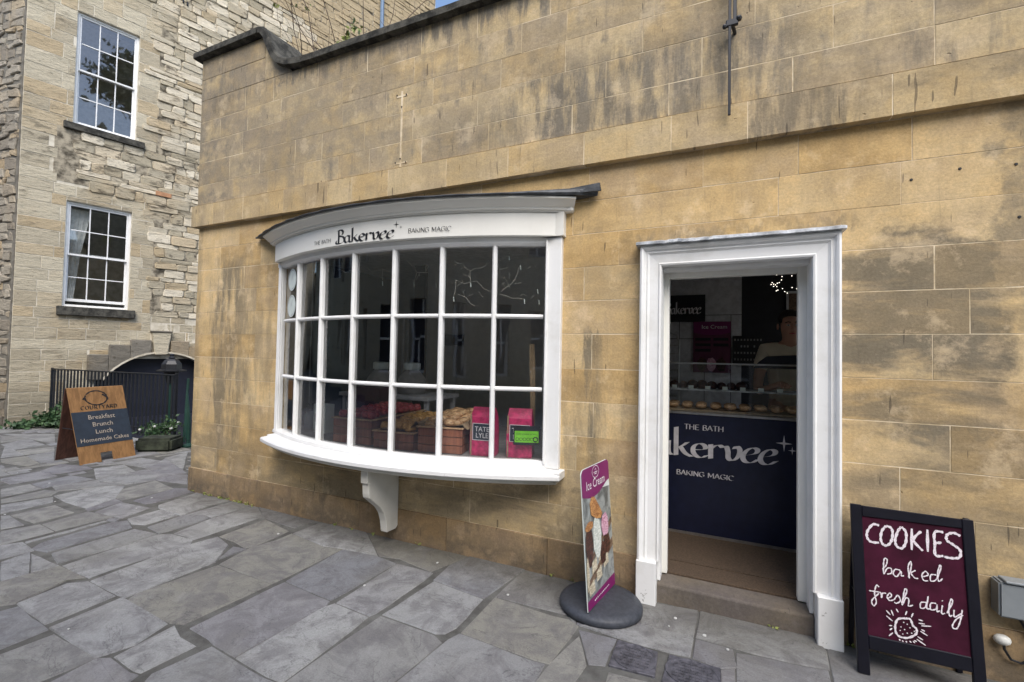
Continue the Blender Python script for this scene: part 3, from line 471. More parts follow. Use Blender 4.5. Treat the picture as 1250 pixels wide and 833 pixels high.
# ================================================================ SETTING: ground and paving
ground = MB().box(-40, 30, -30, 40, -.3, -.0045).build('ground', M['joint']); ground['kind'] = 'structure'
def inside(p, poly):
    c = False; n = len(poly)
    for i in range(n):
        (x0, y0), (x1, y1) = poly[i], poly[(i+1) % n]
        if (y0 > p[1]) != (y1 > p[1]) and p[0] < (x1-x0)*(p[1]-y0)/(y1-y0)+x0: c = not c
    return c
def make_slab(poly, gap=.006):
    a = sum(poly[i][0]*poly[(i+1) % len(poly)][1]-poly[(i+1) % len(poly)][0]*poly[i][1] for i in range(len(poly)))
    if a < 0: poly = poly[::-1]
    n = len(poly); cx = sum(p[0] for p in poly)/n; cy = sum(p[1] for p in poly)/n
    ins = []
    for i in range(n):
        p0, p1, p2 = Vector(poly[i-1]), Vector(poly[i]), Vector(poly[(i+1) % n])
        e1 = (p1-p0); e2 = (p2-p1)
        if e1.length < 1e-4 or e2.length < 1e-4: continue
        n1 = Vector((-e1.y, e1.x)).normalized(); n2 = Vector((-e2.y, e2.x)).normalized(); b = (n1+n2)
        k = gap/max(.45, b.length_squared/2)
        ins.append(p1+b*k*.5*1.0)
    # ragged edges: extra points along each side
    out = []
    for i, p in enumerate(ins):
        q = ins[(i+1) % len(ins)]; L = (q-p).length; k = max(1, int(L/.11))
        nn = Vector((-(q-p).y, (q-p).x)).normalized()
        for j in range(k):
            w = 0 if j == 0 else random.uniform(-.0045, .002)
            out.append(p.lerp(q, j/k)+nn*w)
    tx, ty, h = random.uniform(-.004, .004), random.uniform(-.004, .004), random.uniform(-.0015, .0045)
    top = lambda p, dz: (p.x, p.y, h+tx*(p.x-cx)+ty*(p.y-cy)+dz)
    c = Vector((cx, cy)); m = len(out)
    vs = [(p.x, p.y, -.05) for p in out]+[top(p, -.006-random.uniform(0, .003)) for p in out]+[top(p+(c-p).normalized()*.007, 0) for p in out]
    fs = [tuple(range(2*m, 3*m))]+[(i, (i+1) % m, (i+1) % m+m, i+m) for i in range(m)]+[(i+m, (i+1) % m+m, (i+1) % m+2*m, i+2*m) for i in range(m)]
    me = bpy.data.meshes.new('paving_slab'); me.from_pydata(vs, [], fs); me.materials.append(M['slab'])
    o = bpy.data.objects.new('paving_slab', me); col.objects.link(o); o.parent = ground
for p in PAVERS: make_slab(p)
# slabs of the same kind carry on wherever the traced ones stop
ca, sa = math.cos(R(-6)), math.sin(R(-6))
def near_traced(q):
    x0, x1 = min(p[0] for p in q), max(p[0] for p in q); y0, y1 = min(p[1] for p in q), max(p[1] for p in q)
    for P in PAVERS:
        if min(p[0] for p in P) > x1 or max(p[0] for p in P) < x0 or min(p[1] for p in P) > y1 or max(p[1] for p in P) < y0: continue
        for i in range(5):
            for j in range(5):
                a = Vector(q[0]).lerp(Vector(q[1]), i/4); b = Vector(q[3]).lerp(Vector(q[2]), i/4)
                if inside(a.lerp(b, j/4), P): return True
    return False
placed = []
def q_rect(x, y, w, h): return [(x*ca-y*sa, x*sa+y*ca), ((x+w)*ca-y*sa, (x+w)*sa+y*ca), ((x+w)*ca-(y+h)*sa, (x+w)*sa+(y+h)*ca), (x*ca-(y+h)*sa, x*sa+(y+h)*ca)]
def free(x, y, w, h):
    q = q_rect(x, y, w, h)
    if any((px_ > -5.32 and py_ > -.02) or px_ < -12.2 or py_ < -7.6 or (px_ < -5.3 and py_ > 1.2+.06*(px_+11.95)) for px_, py_ in q): return False
    if near_traced(q): return False
    return all(x+w <= a+.001 or a+c_ <= x+.001 or y+h <= b_+.001 or b_+d_ <= y+.001 for a, b_, c_, d_ in placed)
for (dw_, dh_) in (((.38, .6), (.4, .9)), ((.2, .3), (.3, .5)), ((.10, .15), (.16, .28))):
    gx = -13.
    while gx < 4.6:
        w = random.uniform(*dw_); gy = -8.
        while gy < 3.2:
            h = random.uniform(*dh_)
            if free(gx, gy, w, h): placed.append((gx, gy, w, h))
            gy += h
        gx += w
def _vis(p):      # how large it shows: near slabs inside the view come first
    q = q_rect(*p); x, y = q[0][0], q[0][1]+3.1; fx, fy = math.sin(YAW), math.cos(YAW); z = x*fx+y*fy; l = abs(x*fy-y*fx)
    return (0 if z > .3 and l < 1.25*z else 50)+math.hypot(x, y)
placed.sort(key=_vis)
for p in placed[:215]: make_slab(q_rect(*p))
far = MB()
for p in placed[215:]:
    x, y, w, h = p; q = q_rect(x+.005, y+.005, w-.01, h-.01); far.prism(q, lambda a, b, d: (a, b, d), -.04, random.uniform(-.001, .003))
fo_ = far.build('paving', M['slab'], ground); fo_['kind'] = 'stuff'
af = MB().box(-13, -5.35, 1.34, 9, -.003, .001).build('lightwell_shade_sheet', M['dark_void']); af['kind'] = 'structure'  # flat dark sheet: shade of the sunken lightwell put into its colour
for i in range(26):      # trodden chewing gum
    x, y = random.choice([(random.uniform(-7, -1), random.uniform(-1.8, -.2)), (random.uniform(-1.6, .9), random.uniform(-.9, -.1)), (random.uniform(-9, -5), random.uniform(-2.2, .4))])
    r = random.uniform(.005, .012); MB().lathe([(r, .004), (r*.9, .0075), (.001, .0085)], (x, y, 0), 9, 1, random.uniform(.6, 1.3)).build('gum_spot', M['gum'], ground)

# ================================================================ BAKERY
bk = thing('bakery_building', 'low honey-coloured stone shop with parapet, white bow window and open white-framed doorway', 'building')
def wall_rects(x0, x1, z0, z1, holes):
    xs = sorted({x0, x1, *[h[0] for h in holes], *[h[1] for h in holes]}); zs = sorted({z0, z1, *[h[2] for h in holes], *[h[3] for h in holes]})
    for i in range(len(xs)-1):
        a, b = xs[i], xs[i+1]; run = None
        if a < x0-1e-6 or b > x1+1e-6: continue
        for j in range(len(zs)-1):
            c, d = zs[j], zs[j+1]
            if c < z0-1e-6 or d > z1+1e-6: continue
            hole = any(h[0]-1e-6 <= a and b <= h[1]+1e-6 and h[2]-1e-6 <= c and d <= h[3]+1e-6 for h in holes)
            if hole:
                if run: yield (a, b, *run); run = None
            else: run = (run[0], d) if run else (c, d)
        if run: yield (a, b, *run)
WIN = (-3.88, -1.10, .70, 2.62); DOOR = (-.352, .512, -.1, 2.16)
core = MB()
for a, b, c, d in wall_rects(-5.275, 3.6, -.1, 4.33, [WIN, DOOR]): core.box(a, b, .0012, .32, c, d)
core.box(-5.275, 3.6, -.0190, .0008, 3.16, 4.333); core.box(-5.32, 3.6, -.0540, .0009, 2.908, 3.137); core.box(-5.275, -4.97, .3205, 4.6, -.1, 4.33); core.box(-4.97, 3.6, 4.3, 4.6, -.1, 3.6)
core.build('wall_core', M['mortar'], bk)
MB().box(-4.97, 3.6, .32, 4.3, 3.35, 3.5).build('roof', M['coping'], bk)
def block(x0, x1, z0, z1, mat, yf=0., name='stone_block', parent=None, bev=.0012, yb=.05):
    g = random.choice([.0006, .0012, .0018, .0026, .0034]); dz = random.uniform(-.0012, .0004)
    MB().box(x0+g, x1-g, yf+dz, yb, z0+g, z1-g).build(name, mat, parent or bk, bevel=bev)
def course(x0, x1, z0, z1, joints, mat, yf, holes=()):
    js = [x0]+sorted(j for j in joints if x0+.05 < j < x1-.05)+[x1]
    for a, b in zip(js[:-1], js[1:]):
        for p in wall_rects(a, b, z0, z1, [(max(a, h[0]), min(b, h[1]), max(z0, h[2]), min(z1, h[3])) for h in holes if h[0] < b and h[1] > a and h[2] < z1 and h[3] > z0]):
            if p[1]-p[0] > .03 and p[3]-p[2] > .02: block(*p, mat, yf)
def fill_joints(x0, x1, lo=.5, hi=.95):
    x = x0+random.uniform(.25, .6); o = []
    while x < x1-.25: o.append(x); x += random.uniform(lo, hi)
    return o
ZL = [.255, .50, .76, 1.0, 1.242, 1.476, 1.72, 1.957, 2.195, 2.43, 2.665, 2.905]
SPEC = {10: [-4.6, -3.9, -3.28, -2.5, -1.7, -.83, -.09, .43, .96, 1.62], 9: [-4.9, -4.25, -.95, .33, .91, 1.7], 8: [-4.5, -.62, .64, 1.4], 7: [-4.85, -4.3, -.86, 1.05, 1.8], 6: [-4.55, 1.19], 5: [-4.3, -.8, 1.04, 1.7], 4: [-4.75, 1.5], 3: [-4.45, -.78, 1.11], 2: [-4.8, -.9, .9, 1.6], 1: [-4.5, -3.6, -2.75, -1.9, -1.0, 1.2], 0: [-4.85, -4.2, -3.3, -2.4, -1.75, -.78, .95, 1.6]}
for i in range(11):
    js = SPEC[i]+[x for x in (2.4, 3.0)]
    course(-5.29, 3.6, ZL[i], ZL[i+1], js, M['facade_low'], 0., [WIN, DOOR])
course(-5.30, 3.6, -.05, .255, [-4.6, -3.7, -2.85, -1.95, -1.1, .8, 1.7, 2.5], M['plinth'], -.014, [DOOR])
course(-5.345, 3.6, 2.905, 3.14, [-4.97, -4.78, -4.48, -3.88, -3.3, -3.0, -2.59, -2.0, -1.45, -.86, -.28, .16, .86, 1.7, 2.5], M['facade_band'], -.055)
MB().prism([(-.02, 3.14), (-.052, 3.142), (-.02, 3.158)], lambda a, b, d: (d, a, b), -5.34, 3.6).build('string_course_weathering', M['facade_band'], bk)
UP = [(3.14, 3.375, [-4.7, -4.16, -3.65, -3.21, -2.84, -2.27, -1.64, -.96, -.3, .4, 1.05, 1.8, 2.6]), (3.375, 3.63, [-4.77, -4.29, -3.78, -3.42, -2.9, -2.37, -1.74, -.72, -.1, .6, 1.05, 2.1, 2.9]),
      (3.63, 3.86, [-4.57, -3.91, -3.17, -2.66, -2.17, -1.54, -1.02, -.47, .2, .87, 1.6, 2.4]), (3.86, 4.09, [-4.95, -4.5, -4.0, -3.18, -2.37, -1.93, -1.37, -1.01, -.4, .3, 1.2, 2.2]), (4.09, 4.335, [-4.55, -4.12, -3.5, -2.89, -2.3, -1.76, -1.14, -.5, .4, 1.3, 2.3])]
for a, b, js in UP: course(-5.30, 3.6, a, b, js, M['facade_high'], -.02)
for a, b, js in ((4.335, 4.575, [-4.75]), (4.575, 4.80, [-4.95])): course(-5.30, -4.26, a, b, js, M['facade_high'], -.02)
MB().prism([(-4.258, 4.339), (-3.86, 4.337), (-3.9, 4.375), (-4.02, 4.43), (-4.1, 4.54), (-4.17, 4.68), (-4.22, 4.77), (-4.258, 4.8)], lambda a, b, d: (a, d, b), -.02, .3).build('stone_block', M['facade_high'], bk)
MB().box(-5.27, -4.262, .01, .3, 4.335, 4.80).build('parapet_core', M['mortar'], bk)
# coping follows the raised end, the ogee dip and the long level run, in separate lengths
cp = [(-5.37, 4.885), (-4.31, 4.885), (-4.24, 4.865), (-4.17, 4.79), (-4.11, 4.67), (-4.05, 4.56), (-3.98, 4.49), (-3.88, 4.445), (-3.72, 4.418), (-3.5, 4.41), (-2.62, 4.408), (-1.7, 4.405), (-.7, 4.402), (.4, 4.40), (1.6, 4.40), (3.6, 4.40)]
def coping_piece(pts):
    mb = MB(); rows = []
    for i, (x, z) in enumerate(pts):
        p0, p1 = pts[max(i-1, 0)], pts[min(i+1, len(pts)-1)]; t = Vector((p1[0]-p0[0], p1[1]-p0[1])).normalized(); n = Vector((-t.y, t.x))
        k = .078
        rows.append([Vector((x-n.x*a, y, z-n.y*a)) for y, a in ((-.085, .012+random.uniform(0, .006)), (-.07, 0), (.36, -.012), (.36, k), (-.05, k), (-.085, k-.006))])
    mb.grid(rows, True, True).build('coping_stone', M['coping'], bk)
coping_piece(cp[:2]); coping_piece(cp[1:10])
for a, b in zip(cp[9:-1], cp[10:]):
    k = 6; pts = [(a[0]+(b[0]-a[0])*i/k+(.004 if i == 0 else 0), a[1]+(b[1]-a[1])*i/k+random.uniform(-.002, .002)) for i in range(k+1)]; coping_piece(pts)
# old cable fixing: pale filler strip with screw holes
fx = MB().box(-2.497, -2.478, -.0245, -.021, 3.16, 3.82); fx.box(-2.545, -2.43, -.0238, -.0205, 3.77, 3.785); fx.box(-2.55, -2.42, -.0238, -.0205, 3.185, 3.20)
xf = fx.build('filler_strip', M['mortar'], bk)
hl = MB()
for x, z in ((-2.54, 3.79), (-2.44, 3.78), (-2.487, 3.68), (-2.54, 3.2), (-2.43, 3.19), (-2.49, 3.23)): hl.lathe([(.007, 0), (.006, .003)], (0, 0, 0), 8, mtx=Matrix.Translation((x, -.0265, z)) @ Matrix.Rotation(R(90), 4, 'X'))
hl.build('screw_hole', M['ink'], xf)
for x, z in ((.955, 2.56), (1.155, 2.59), (1.37, 2.58), (1.38, 2.31)): MB().lathe([(.008, 0), (.006, .004)], (0, 0, 0), 8, mtx=Matrix.Translation((x, .0, z)) @ Matrix.Rotation(R(90), 4, 'X')).build('drill_hole', M['ink'], bk)

# ---------------------------------------------------------------- bow window (part of the building)
BX, BY, BR = -2.52, 2.942, 3.248
bow = empty('bow_window', parent=bk)
def bp(a, r, z): a = R(a); return Vector((BX+r*math.sin(a), BY-r*math.cos(a), z))
def amax(r): return math.degrees(math.acos(min(1, (BY+.004)/r)))
def bow_sweep(name, prof, mat, a0=None, a1=None, n=40, parent=bow):
    """prof: closed list of (r, z) swept round the bow; ends die into the wall plane"""
    rows = []
    for i in range(n+1):
        t = i/n; row = []
        for r, z in prof:
            A0 = a0 if a0 is not None else -amax(r); A1 = a1 if a1 is not None else amax(r)
            row.append(bp(A0+(A1-A0)*t, r, z))
        rows.append(row)
    return MB().grid(rows, True, True).build(name, mat, parent)
_s = lambda x: math.degrees(math.asin((x-BX)/3.42))
bow_sweep('sill', [(3.20, .70), (3.425, .70), (3.433, .708), (3.433, .732), (3.425, .742), (3.31, .757), (3.20, .757)], M['white'], _s(-3.905), _s(-.985))
bow_sweep('sill_moulding', [(3.20, .662), (3.372, .662), (3.385, .672), (3.385, .6985), (3.20, .6985)], M['bracket'], _s(-3.88), _s(-1.02))
bow_sweep('bottom_rail', [(3.21, .7585), (3.296, .7585), (3.292, .785), (3.272, .80), (3.21, .80)], M['white'])
bow_sweep('top_rail', [(3.21, 2.364), (3.272, 2.364), (3.29, 2.384), (3.29, 2.419), (3.21, 2.419)], M['white'])
fascia = bow_sweep('fascia', [(3.20, 2.4205), (3.335, 2.4205), (3.338, 2.424), (3.338, 2.590), (3.20, 2.590)], M['cream'], math.degrees(math.asin((-3.935-BX)/3.338)), math.degrees(math.asin((-1.008-BX)/3.338)))
_c = lambda x, r: math.degrees(math.asin((x-BX)/r))
CA0, CA1 = _c(-4.05, 3.43), _c(-.905, 3.43)
bow_sweep('cornice', [(3.30, 2.5915), (3.350, 2.5915), (3.353, 2.601), (3.366, 2.604), (3.370, 2.618), (3.385, 2.626), (3.405, 2.642), (3.425, 2.660), (3.436, 2.664), (3.436, 2.676), (3.30, 2.676)], M['cream'], CA0, CA1)
bow_sweep('cornice_top', [(3.0, 2.60), (3.301, 2.60), (3.301, 2.675), (3.0, 2.675)], M['cream'], CA0+1.0, CA1-1.0)
rows = []; random.seed(3)
LA0, LA1 = _c(-4.22, 3.46), _c(-.76, 3.46)
for i in range(91):
    t = i/90; a = LA0+(LA1-LA0)*t; w = .004*math.sin(i*.9)+random.uniform(-.003, .003)
    up = .055*max(0, (t-.80)/.20)**1.3+.02*max(0, (.12-t)/.12)
    def lp(r, z): return bp(a, r, z)
    yw = lambda z: Vector((min(max(bp(a, 3.2, 0).x, -4.25), -.75), .002, z))
    rows.append([lp(3.452+w, 2.6765+up*.15), lp(3.460+w, 2.683+up*.4), lp(3.454+w, 2.690+up*.75), lp(3.44, 2.694+up), lp(3.38, 2.704+up), yw(2.755+up*.4), yw(2.6772+up*.15)])
MB().grid(rows, True, True).build('lead_flashing', M['lead'], bow)
for k in range(4):     # folded ends of the lead
    MB().prism([(-1.30+.02*k, -.165+.012*k), (-.735-.006*k, -.075+.014*k), (-.732-.006*k, -.060+.014*k), (-1.28+.02*k, -.150+.012*k)], lambda u, v, w: Vector((u, v, 2.686+w+max(0, (u+1.3))*.085*(.35+.42*k))), 0, .014).build('lead_fold', M['lead'], bow)
    MB().prism([(-4.275+.005*k, -.05+.01*k), (-4.0+.02*k, -.12+.012*k), (-4.0+.02*k, -.108+.012*k), (-4.272+.005*k, -.038+.01*k)], lambda u, v, w: Vector((u, v, 2.684+w+max(0, (-4.0-u))*.06*(.35+.42*k))), 0, .014).build('lead_fold', M['lead'], bow)
BARS = [-24.631+7.159*k for k in range(1, 7)]
RZ = [1.847, 1.315]
def radial_bar(name, a, r0, r1, w, z0, z1):
    da = math.degrees(w/2/r1); dq = math.degrees(w/2/r1)*.35
    prof = [(a-da, r0), (a-da, r1-.014), (a-dq, r1), (a+dq, r1), (a+da, r1-.014), (a+da, r0)]
    MB().grid([[bp(x, r, z0) for x, r in prof], [bp(x, r, z1) for x, r in prof]], True, True).build(name, M['white'], bow)
for a in BARS: radial_bar('glazing_bar', a, 3.215, 3.274, .034, .8005, 2.3635)
edges = [-23.85]+BARS+[25.02]
for z in RZ:
    for a, b in zip(edges[:-1], edges[1:]):
        g = .32
        bow_sweep('glazing_bar', [(3.218, z-.015), (3.256, z-.015), (3.269, z-.005), (3.269, z+.005), (3.256, z+.015), (3.218, z+.015)], M['white'], a+g, b-g, 4)
ZZ = [.80, RZ[1], RZ[0], 2.364]
for a, b in zip(edges[:-1], edges[1:]):
    for z0, z1 in zip(ZZ[:-1], ZZ[1:]):
        n = 3; j4 = [random.uniform(-.003, .003) for _ in range(4)]; rows = [[bp(a+(b-a)*i/n, 3.236+j4[0]*(1-i/n)+j4[1]*i/n, z0-.004), bp(a+(b-a)*i/n, 3.236+j4[2]*(1-i/n)+j4[3]*i/n, z1+.004)] for i in range(n+1)]
        rows2 = [[bp(a+(b-a)*i/n, 3.232, z0-.004), bp(a+(b-a)*i/n, 3.232, z1+.004)] for i in range(n+1)]
        MB().grid(rows).build('window_pane', M['glass'], bow)
def stile(x0, x1):
    m = MB().box(x0, x1, -.042, .004, .7585, 2.4195); m.build('stile', M['white'], bow, bevel=.004)
stile(-3.93, -3.868); stile(-1.128, -1.018)
MB().box(-1.132, -1.118, -.058, -.0425, .79, 2.40).build('stile_bead', M['white'], bow, bevel=.003); MB().box(-3.882, -3.870, -.058, -.0425, .79, 2.40).build('stile_bead', M['white'], bow, bevel=.003)
MB().box(-3.912, -.982, -.125, .003, .7005, .7560).build('sill_end', M['white'], bow, bevel=.004)
MB().box(-3.885, -1.02, -.085, .003, .6625, .6980).build('sill_end', M['bracket'], bow, bevel=.003)
MB().box(-3.942, -1.0, -.060, .003, 2.4205, 2.5905).build('fascia_end', M['cream'], bow, bevel=.002)
MB().box(-4.0, -.94, -.05, .003, 2.592, 2.675).build('cornice_end', M['cream'], bow, bevel=.008)
# bracket under the sill
MB().prism([(-.395, .6615), (-.395, .555), (-.375, .553), (-.372, .47), (-.365, .44), (-.30, .385), (-.235, .33), (-.19, .27), (-.165, .20), (-.155, .14), (-.15, .105), (-.04, .10), (-.015, .12), (-.015, .6615)], lambda a, b, d: (d, a, b), -2.492, -2.425).build('bracket', M['bracket'], bow, bevel=.004)
# fascia lettering
def on_fascia(u, v, w): return bp(math.degrees(u/3.338), 3.338+w, v)
ar = lambda deg: R(deg)*3.338
mb = MB(); h = .110; ps, _ = letter_paths(BAKE, 0, 0, h, .93)
W = word_width(BAKE, h, .93); sx = (ar(4.75)-ar(-5.3))/W
ps = [[(ar(-5.2)+a*sx, 2.437+b) for a, b in p] for p in ps]
strokes(mb, ps, on_fascia, nib=(.0098, .0042)); star(mb, ar(5.15), 2.535, .026, on_fascia); star(mb, ar(5.85), 2.512, .012, on_fascia)
mb.build('lettering', M['ink'], fascia)
for keys, a0, a1, z, h in ((THEBATH, -10.35, -6.35, 2.458, .030), (MAGIC, 6.9, 12.95, 2.462, .034)):
    mb = MB(); ps, W = letter_paths(keys, 0, 0, h); sx = (ar(a1)-ar(a0))/W
    strokes(mb, [[(ar(a0)+a*sx, z+b) for a, b in p] for p in ps], on_fascia, nib=(.0022, .0014), smooth=False); mb.build('lettering', M['ink'], fascia)

# ---------------------------------------------------------------- doorway (part of the building)
dw = empty('doorway', parent=bk)
def architrave(side):     # vertical moulding, built as a stepped profile between z0 and the mitre
    if side == 'left': X = lambda t: -.463+t
    else: X = lambda t: .626-t
    prof = [(0, .003), (0, -.085), (.012, -.092), (.022, -.085), (.030, -.070), (.040, -.066), (.046, -.072), (.052, -.066), (.060, -.060), (.112, -.056), (.120, -.064), (.130, -.060), (.135, -.04), (.135, .003)]
    zt = lambda t: 2.292-t
    MB().grid([[Vector((X(t), y, .268)) for t, y in prof], [Vector((X(t), y, zt(t))) for t, y in prof]], True, True).build('architrave', M['white'], dw)
    return prof
prof = architrave('left'); architrave('right')
MB().grid([[Vector((-.463+t, y, 2.2922-t)) for t, y in prof], [Vector((.626-t, y, 2.2922-t)) for t, y in prof]], True, True).build('architrave', M['white'], dw)
MB().box(-.468, -.345, -.098, .003, -.01, .2675).build('plinth_block', M['white'], dw, bevel=.004)
MB().box(.512, .632, -.098, .003, -.01, .2675).build('plinth_block', M['white'], dw, bevel=.004)
# reveals and inner frame
MB().box(-.3525, -.328, .0035, .10, .12, 2.158).build('jamb', M['white'], dw, bevel=.003); MB().box(.490, .5125, .0035, .10, .12, 2.158).build('jamb', M['white'], dw, bevel=.003)
MB().box(-.328, .490, .0035, .10, 2.135, 2.158).build('door_head', M['white'], dw, bevel=.003)
MB().box(-.3525, -.296, .1005, .16, .13, 2.158).build('door_frame', M['cream'], dw, bevel=.004); MB().box(.446, .5125, .1005, .16, .13, 2.158).build('door_frame', M['cream'], dw, bevel=.004)
MB().box(-.296, .446, .1005, .16, 2.10, 2.158).build('door_head', M['cream'], dw, bevel=.004)
MB().box(-.3525, -.335, .1605, .319, .14, 2.158).build('lining', M['cream'], dw); MB().box(.490, .5125, .1605, .319, .14, 2.158).build('lining', M['cream'], dw); MB().box(-.335, .49, .1605, .319, 2.14, 2.158).build('lining', M['cream'], dw)
lr = []
for i in range(45):
    x = -.487+i*(1.132/44); w = .35*w+random.choice([0, 0, 0, .006, -.003])*random.random() if i else 0.; lr.append([(x, .003, 2.336+w*.5), (x, -.06, 2.328+w), (x, -.112+w, 2.312+w), (x, -.114+w, 2.296+w), (x, -.09, 2.2935), (x, .003, 2.2935)])
MB().grid([[Vector(p) for p in q] for q in lr], True, True).build('lead_flashing', M['lead_light'], dw)
MB().prism([(-.024, -.02), (-.022, .105), (-.012, .116), (.125, .124), (.125, -.02)], lambda a, b, d: (d, a, b), -.349, .509).build('step', M['step'], dw, bevel=.004)
MB().box(-.349, .509, .126, .32, .0, .136).build('threshold', M['mat'], dw, bevel=.004)

# ---------------------------------------------------------------- shop room behind (part of the building)
rm = empty('shop_room', parent=bk)
MB().box(-4.97, 3.6, .32, 4.3, -.05, .14).build('floor', M['mat'], rm)
MB().box(-4.97, 3.6, .33, 4.29, 2.75, 2.8).build('ceiling', M['ceiling'], rm)
MB().box(-3.60, -.95, 2.0, 2.1, .14, 2.75).build('partition_wall', M['grey_wall'], rm)
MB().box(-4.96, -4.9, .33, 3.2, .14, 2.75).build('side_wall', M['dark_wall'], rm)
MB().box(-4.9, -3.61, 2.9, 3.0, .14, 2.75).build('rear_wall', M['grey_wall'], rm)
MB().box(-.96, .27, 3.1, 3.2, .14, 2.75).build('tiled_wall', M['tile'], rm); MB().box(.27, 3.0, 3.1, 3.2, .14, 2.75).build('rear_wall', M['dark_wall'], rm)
tj = MB()
for x in (-.75, -.45, -.15, .15): tj.box(x, x+.006, 3.096, 3.1, .14, 2.1)
for z in (.6, .9, 1.2, 1.5, 1.8, 2.1): tj.box(-.96, .27, 3.0965, 3.1, z, z+.006)
tj.build('tile_joint', M['dark_wall'], rm)
MB().box(-3.78, -3.60, 1.94, 2.1, .14, 2.75).build('pillar', M['dark_wall'], rm)
MB().box(-3.98, -3.955, 1.95, 1.98, .9, 2.1).build('door_edge', M['tile'], rm); MB().box(-3.90, -3.885, 1.95, 1.98, .9, 2.1).build('door_edge', M['tile'], rm); MB().box(-3.125, -3.115, 1.992, 1.999, .9, 2.1).build('trunking', M['tile'], rm)
MB().box(-4.95, -.9, .33, .36, .14, .66).build('window_seat_front', M['grey_wall'], rm)
# window display shelf
nb = 20; rows = []
poly = [(bp(-24.6+49.4*i/nb, 3.2, 0).x, bp(-24.6+49.4*i/nb, 3.2, 0).y) for i in range(nb+1)]+[(-1.12, 1.3), (-3.9, 1.3)]
MB().prism(poly, lambda a, b, d: (a, b, d), .765, .797).build('display_shelf', M['grey_cloth'], rm)
# exposed wall thickness round the openings
for q in ((-3.895, -3.88), (-1.10, -1.085)): MB().box(q[0], q[1], .05, .33, .70, 2.62).build('reveal', M['grey_wall'], rm)

# ================================================================ STONE TOWNHOUSE on the left
TH = thing('stone_townhouse', 'tall weathered pale stone house with two white sash windows and a stepped arch', 'building', (-12.102, .707, 0), R(74))
UW = (.70, 1.69, 6.07, 8.41); LW_ = (.66, 1.68, 2.35, 4.49); ARC = (1.17, 3.47, -.1, .28)
core = MB()
for a, b, c, d in wall_rects(0, 9.9, -.1, 15.5, [UW, LW_, (1.20, 3.44, -.1, 1.30)]): core.box(a, b, .004, .45, c, d)
core.box(.02, 9.8, 2.5, 2.6, -.1, 15.5); core.box(0, .02, .45, 2.6, -.1, 15.5)
core.build('wall_core', M['left_mortar'], TH)
MB().box(0.1, 9.8, .46, 2.5, 4.9, 5.1).build('storey_floor', M['dark_wall'], TH)
def lstone(x0, x1, z0, z1, yf, mat, jit, bev, name='stone_block', mb=None):
    b = MB() if mb is None else mb; g = .003 if jit > .01 else .0065
    q = [(x0+g, z0+g), (x1-g, z0+g), (x1-g, z1-g), (x0+g, z1-g)]
    q = [(a+random.uniform(-jit, jit), c+random.uniform(-jit, jit)*.7) for a, c in q]
    ins = bev
    cx, cz = (x0+x1)/2, (z0+z1)/2
    if jit > .01:        # rough stones: eight-cornered outline, corners knocked off
        e = min(.05, (x1-x0)*.22, (z1-z0)*.3); o8 = []
        for k in range(4):
            p0, p1, p2 = Vector(q[k-1]), Vector(q[k]), Vector(q[(k+1) % 4]); s1, s2 = e*random.uniform(.2, 1.), e*random.uniform(.2, 1.)
            o8 += [tuple(p1+(p0-p1).normalized()*s1), tuple(p1+(p2-p1).normalized()*s2)]
        q = o8
    N = len(q)
    def inn(a, c): d = Vector((cx-a, cz-c)); L = d.length or 1; return (a+(ins if a < cx else -ins), c+(ins if c < cz else -ins)) if N == 4 else (a+d.x/L*ins*1.3, c+d.y/L*ins*1.1)
    vs = [(a, .06, c) for a, c in q]+[(a, yf+ins*.9, c) for a, c in q]+[(inn(a, c)[0], yf+random.uniform(-jit, jit)*.6, inn(a, c)[1]) for a, c in q]
    b.add(vs, [tuple(range(2*N, 3*N))]+[(i, (i+1) % N, (i+1) % N+N, i+N) for i in range(N)]+[(i+N, (i+1) % N+N, (i+1) % N+2*N, i+2*N) for i in range(N)])
    if mb is None:
        o = b.build(name, mat, TH); return o
holesL = [UW, LW_, (1.06, 1.385, -.1, 1.385), (1.385, 1.735, -.1, 1.595), (1.735, 2.08, -.1, 1.715), (2.08, 2.45, -.1, 1.92), (2.45, 2.79, -.1, 1.71), (2.79, 3.12, -.1, 1.585), (3.12, 3.5, -.1, 1.385)]
def clipped(x0, x1, z0, z1): 
    for p in wall_rects(x0, x1, z0, z1, [(max(x0, h[0]), min(x1, h[1]), max(z0, h[2]), min(z1, h[3])) for h in holesL if h[0] < x1-.001 and h[1] > x0+.001 and h[2] < z1-.001 and h[3] > z0+.001]):
        if p[1]-p[0] > .05 and p[3]-p[2] > .04: yield p
random.seed(11)
n_r = 0; rest = MB()
zc = 0.
def is_rubble(x, z):
    if z > 9.35: return x > .5
    if 4.85 < z < 5.95: return x > .45
    if z < 2.25: return False
    return x > 2.08
MB().box(2.05, 9.88, -.002, .0038, 2.25, 15.45).build('rubble_bedding', M['rubble_bed'], TH)
MB().box(.45, 2.05, -.002, .0038, 4.85, 5.95).build('rubble_bedding', M['rubble_bed'], TH)
MB().box(.5, 2.05, -.002, .0038, 9.35, 15.45).build('rubble_bedding', M['rubble_bed'], TH)
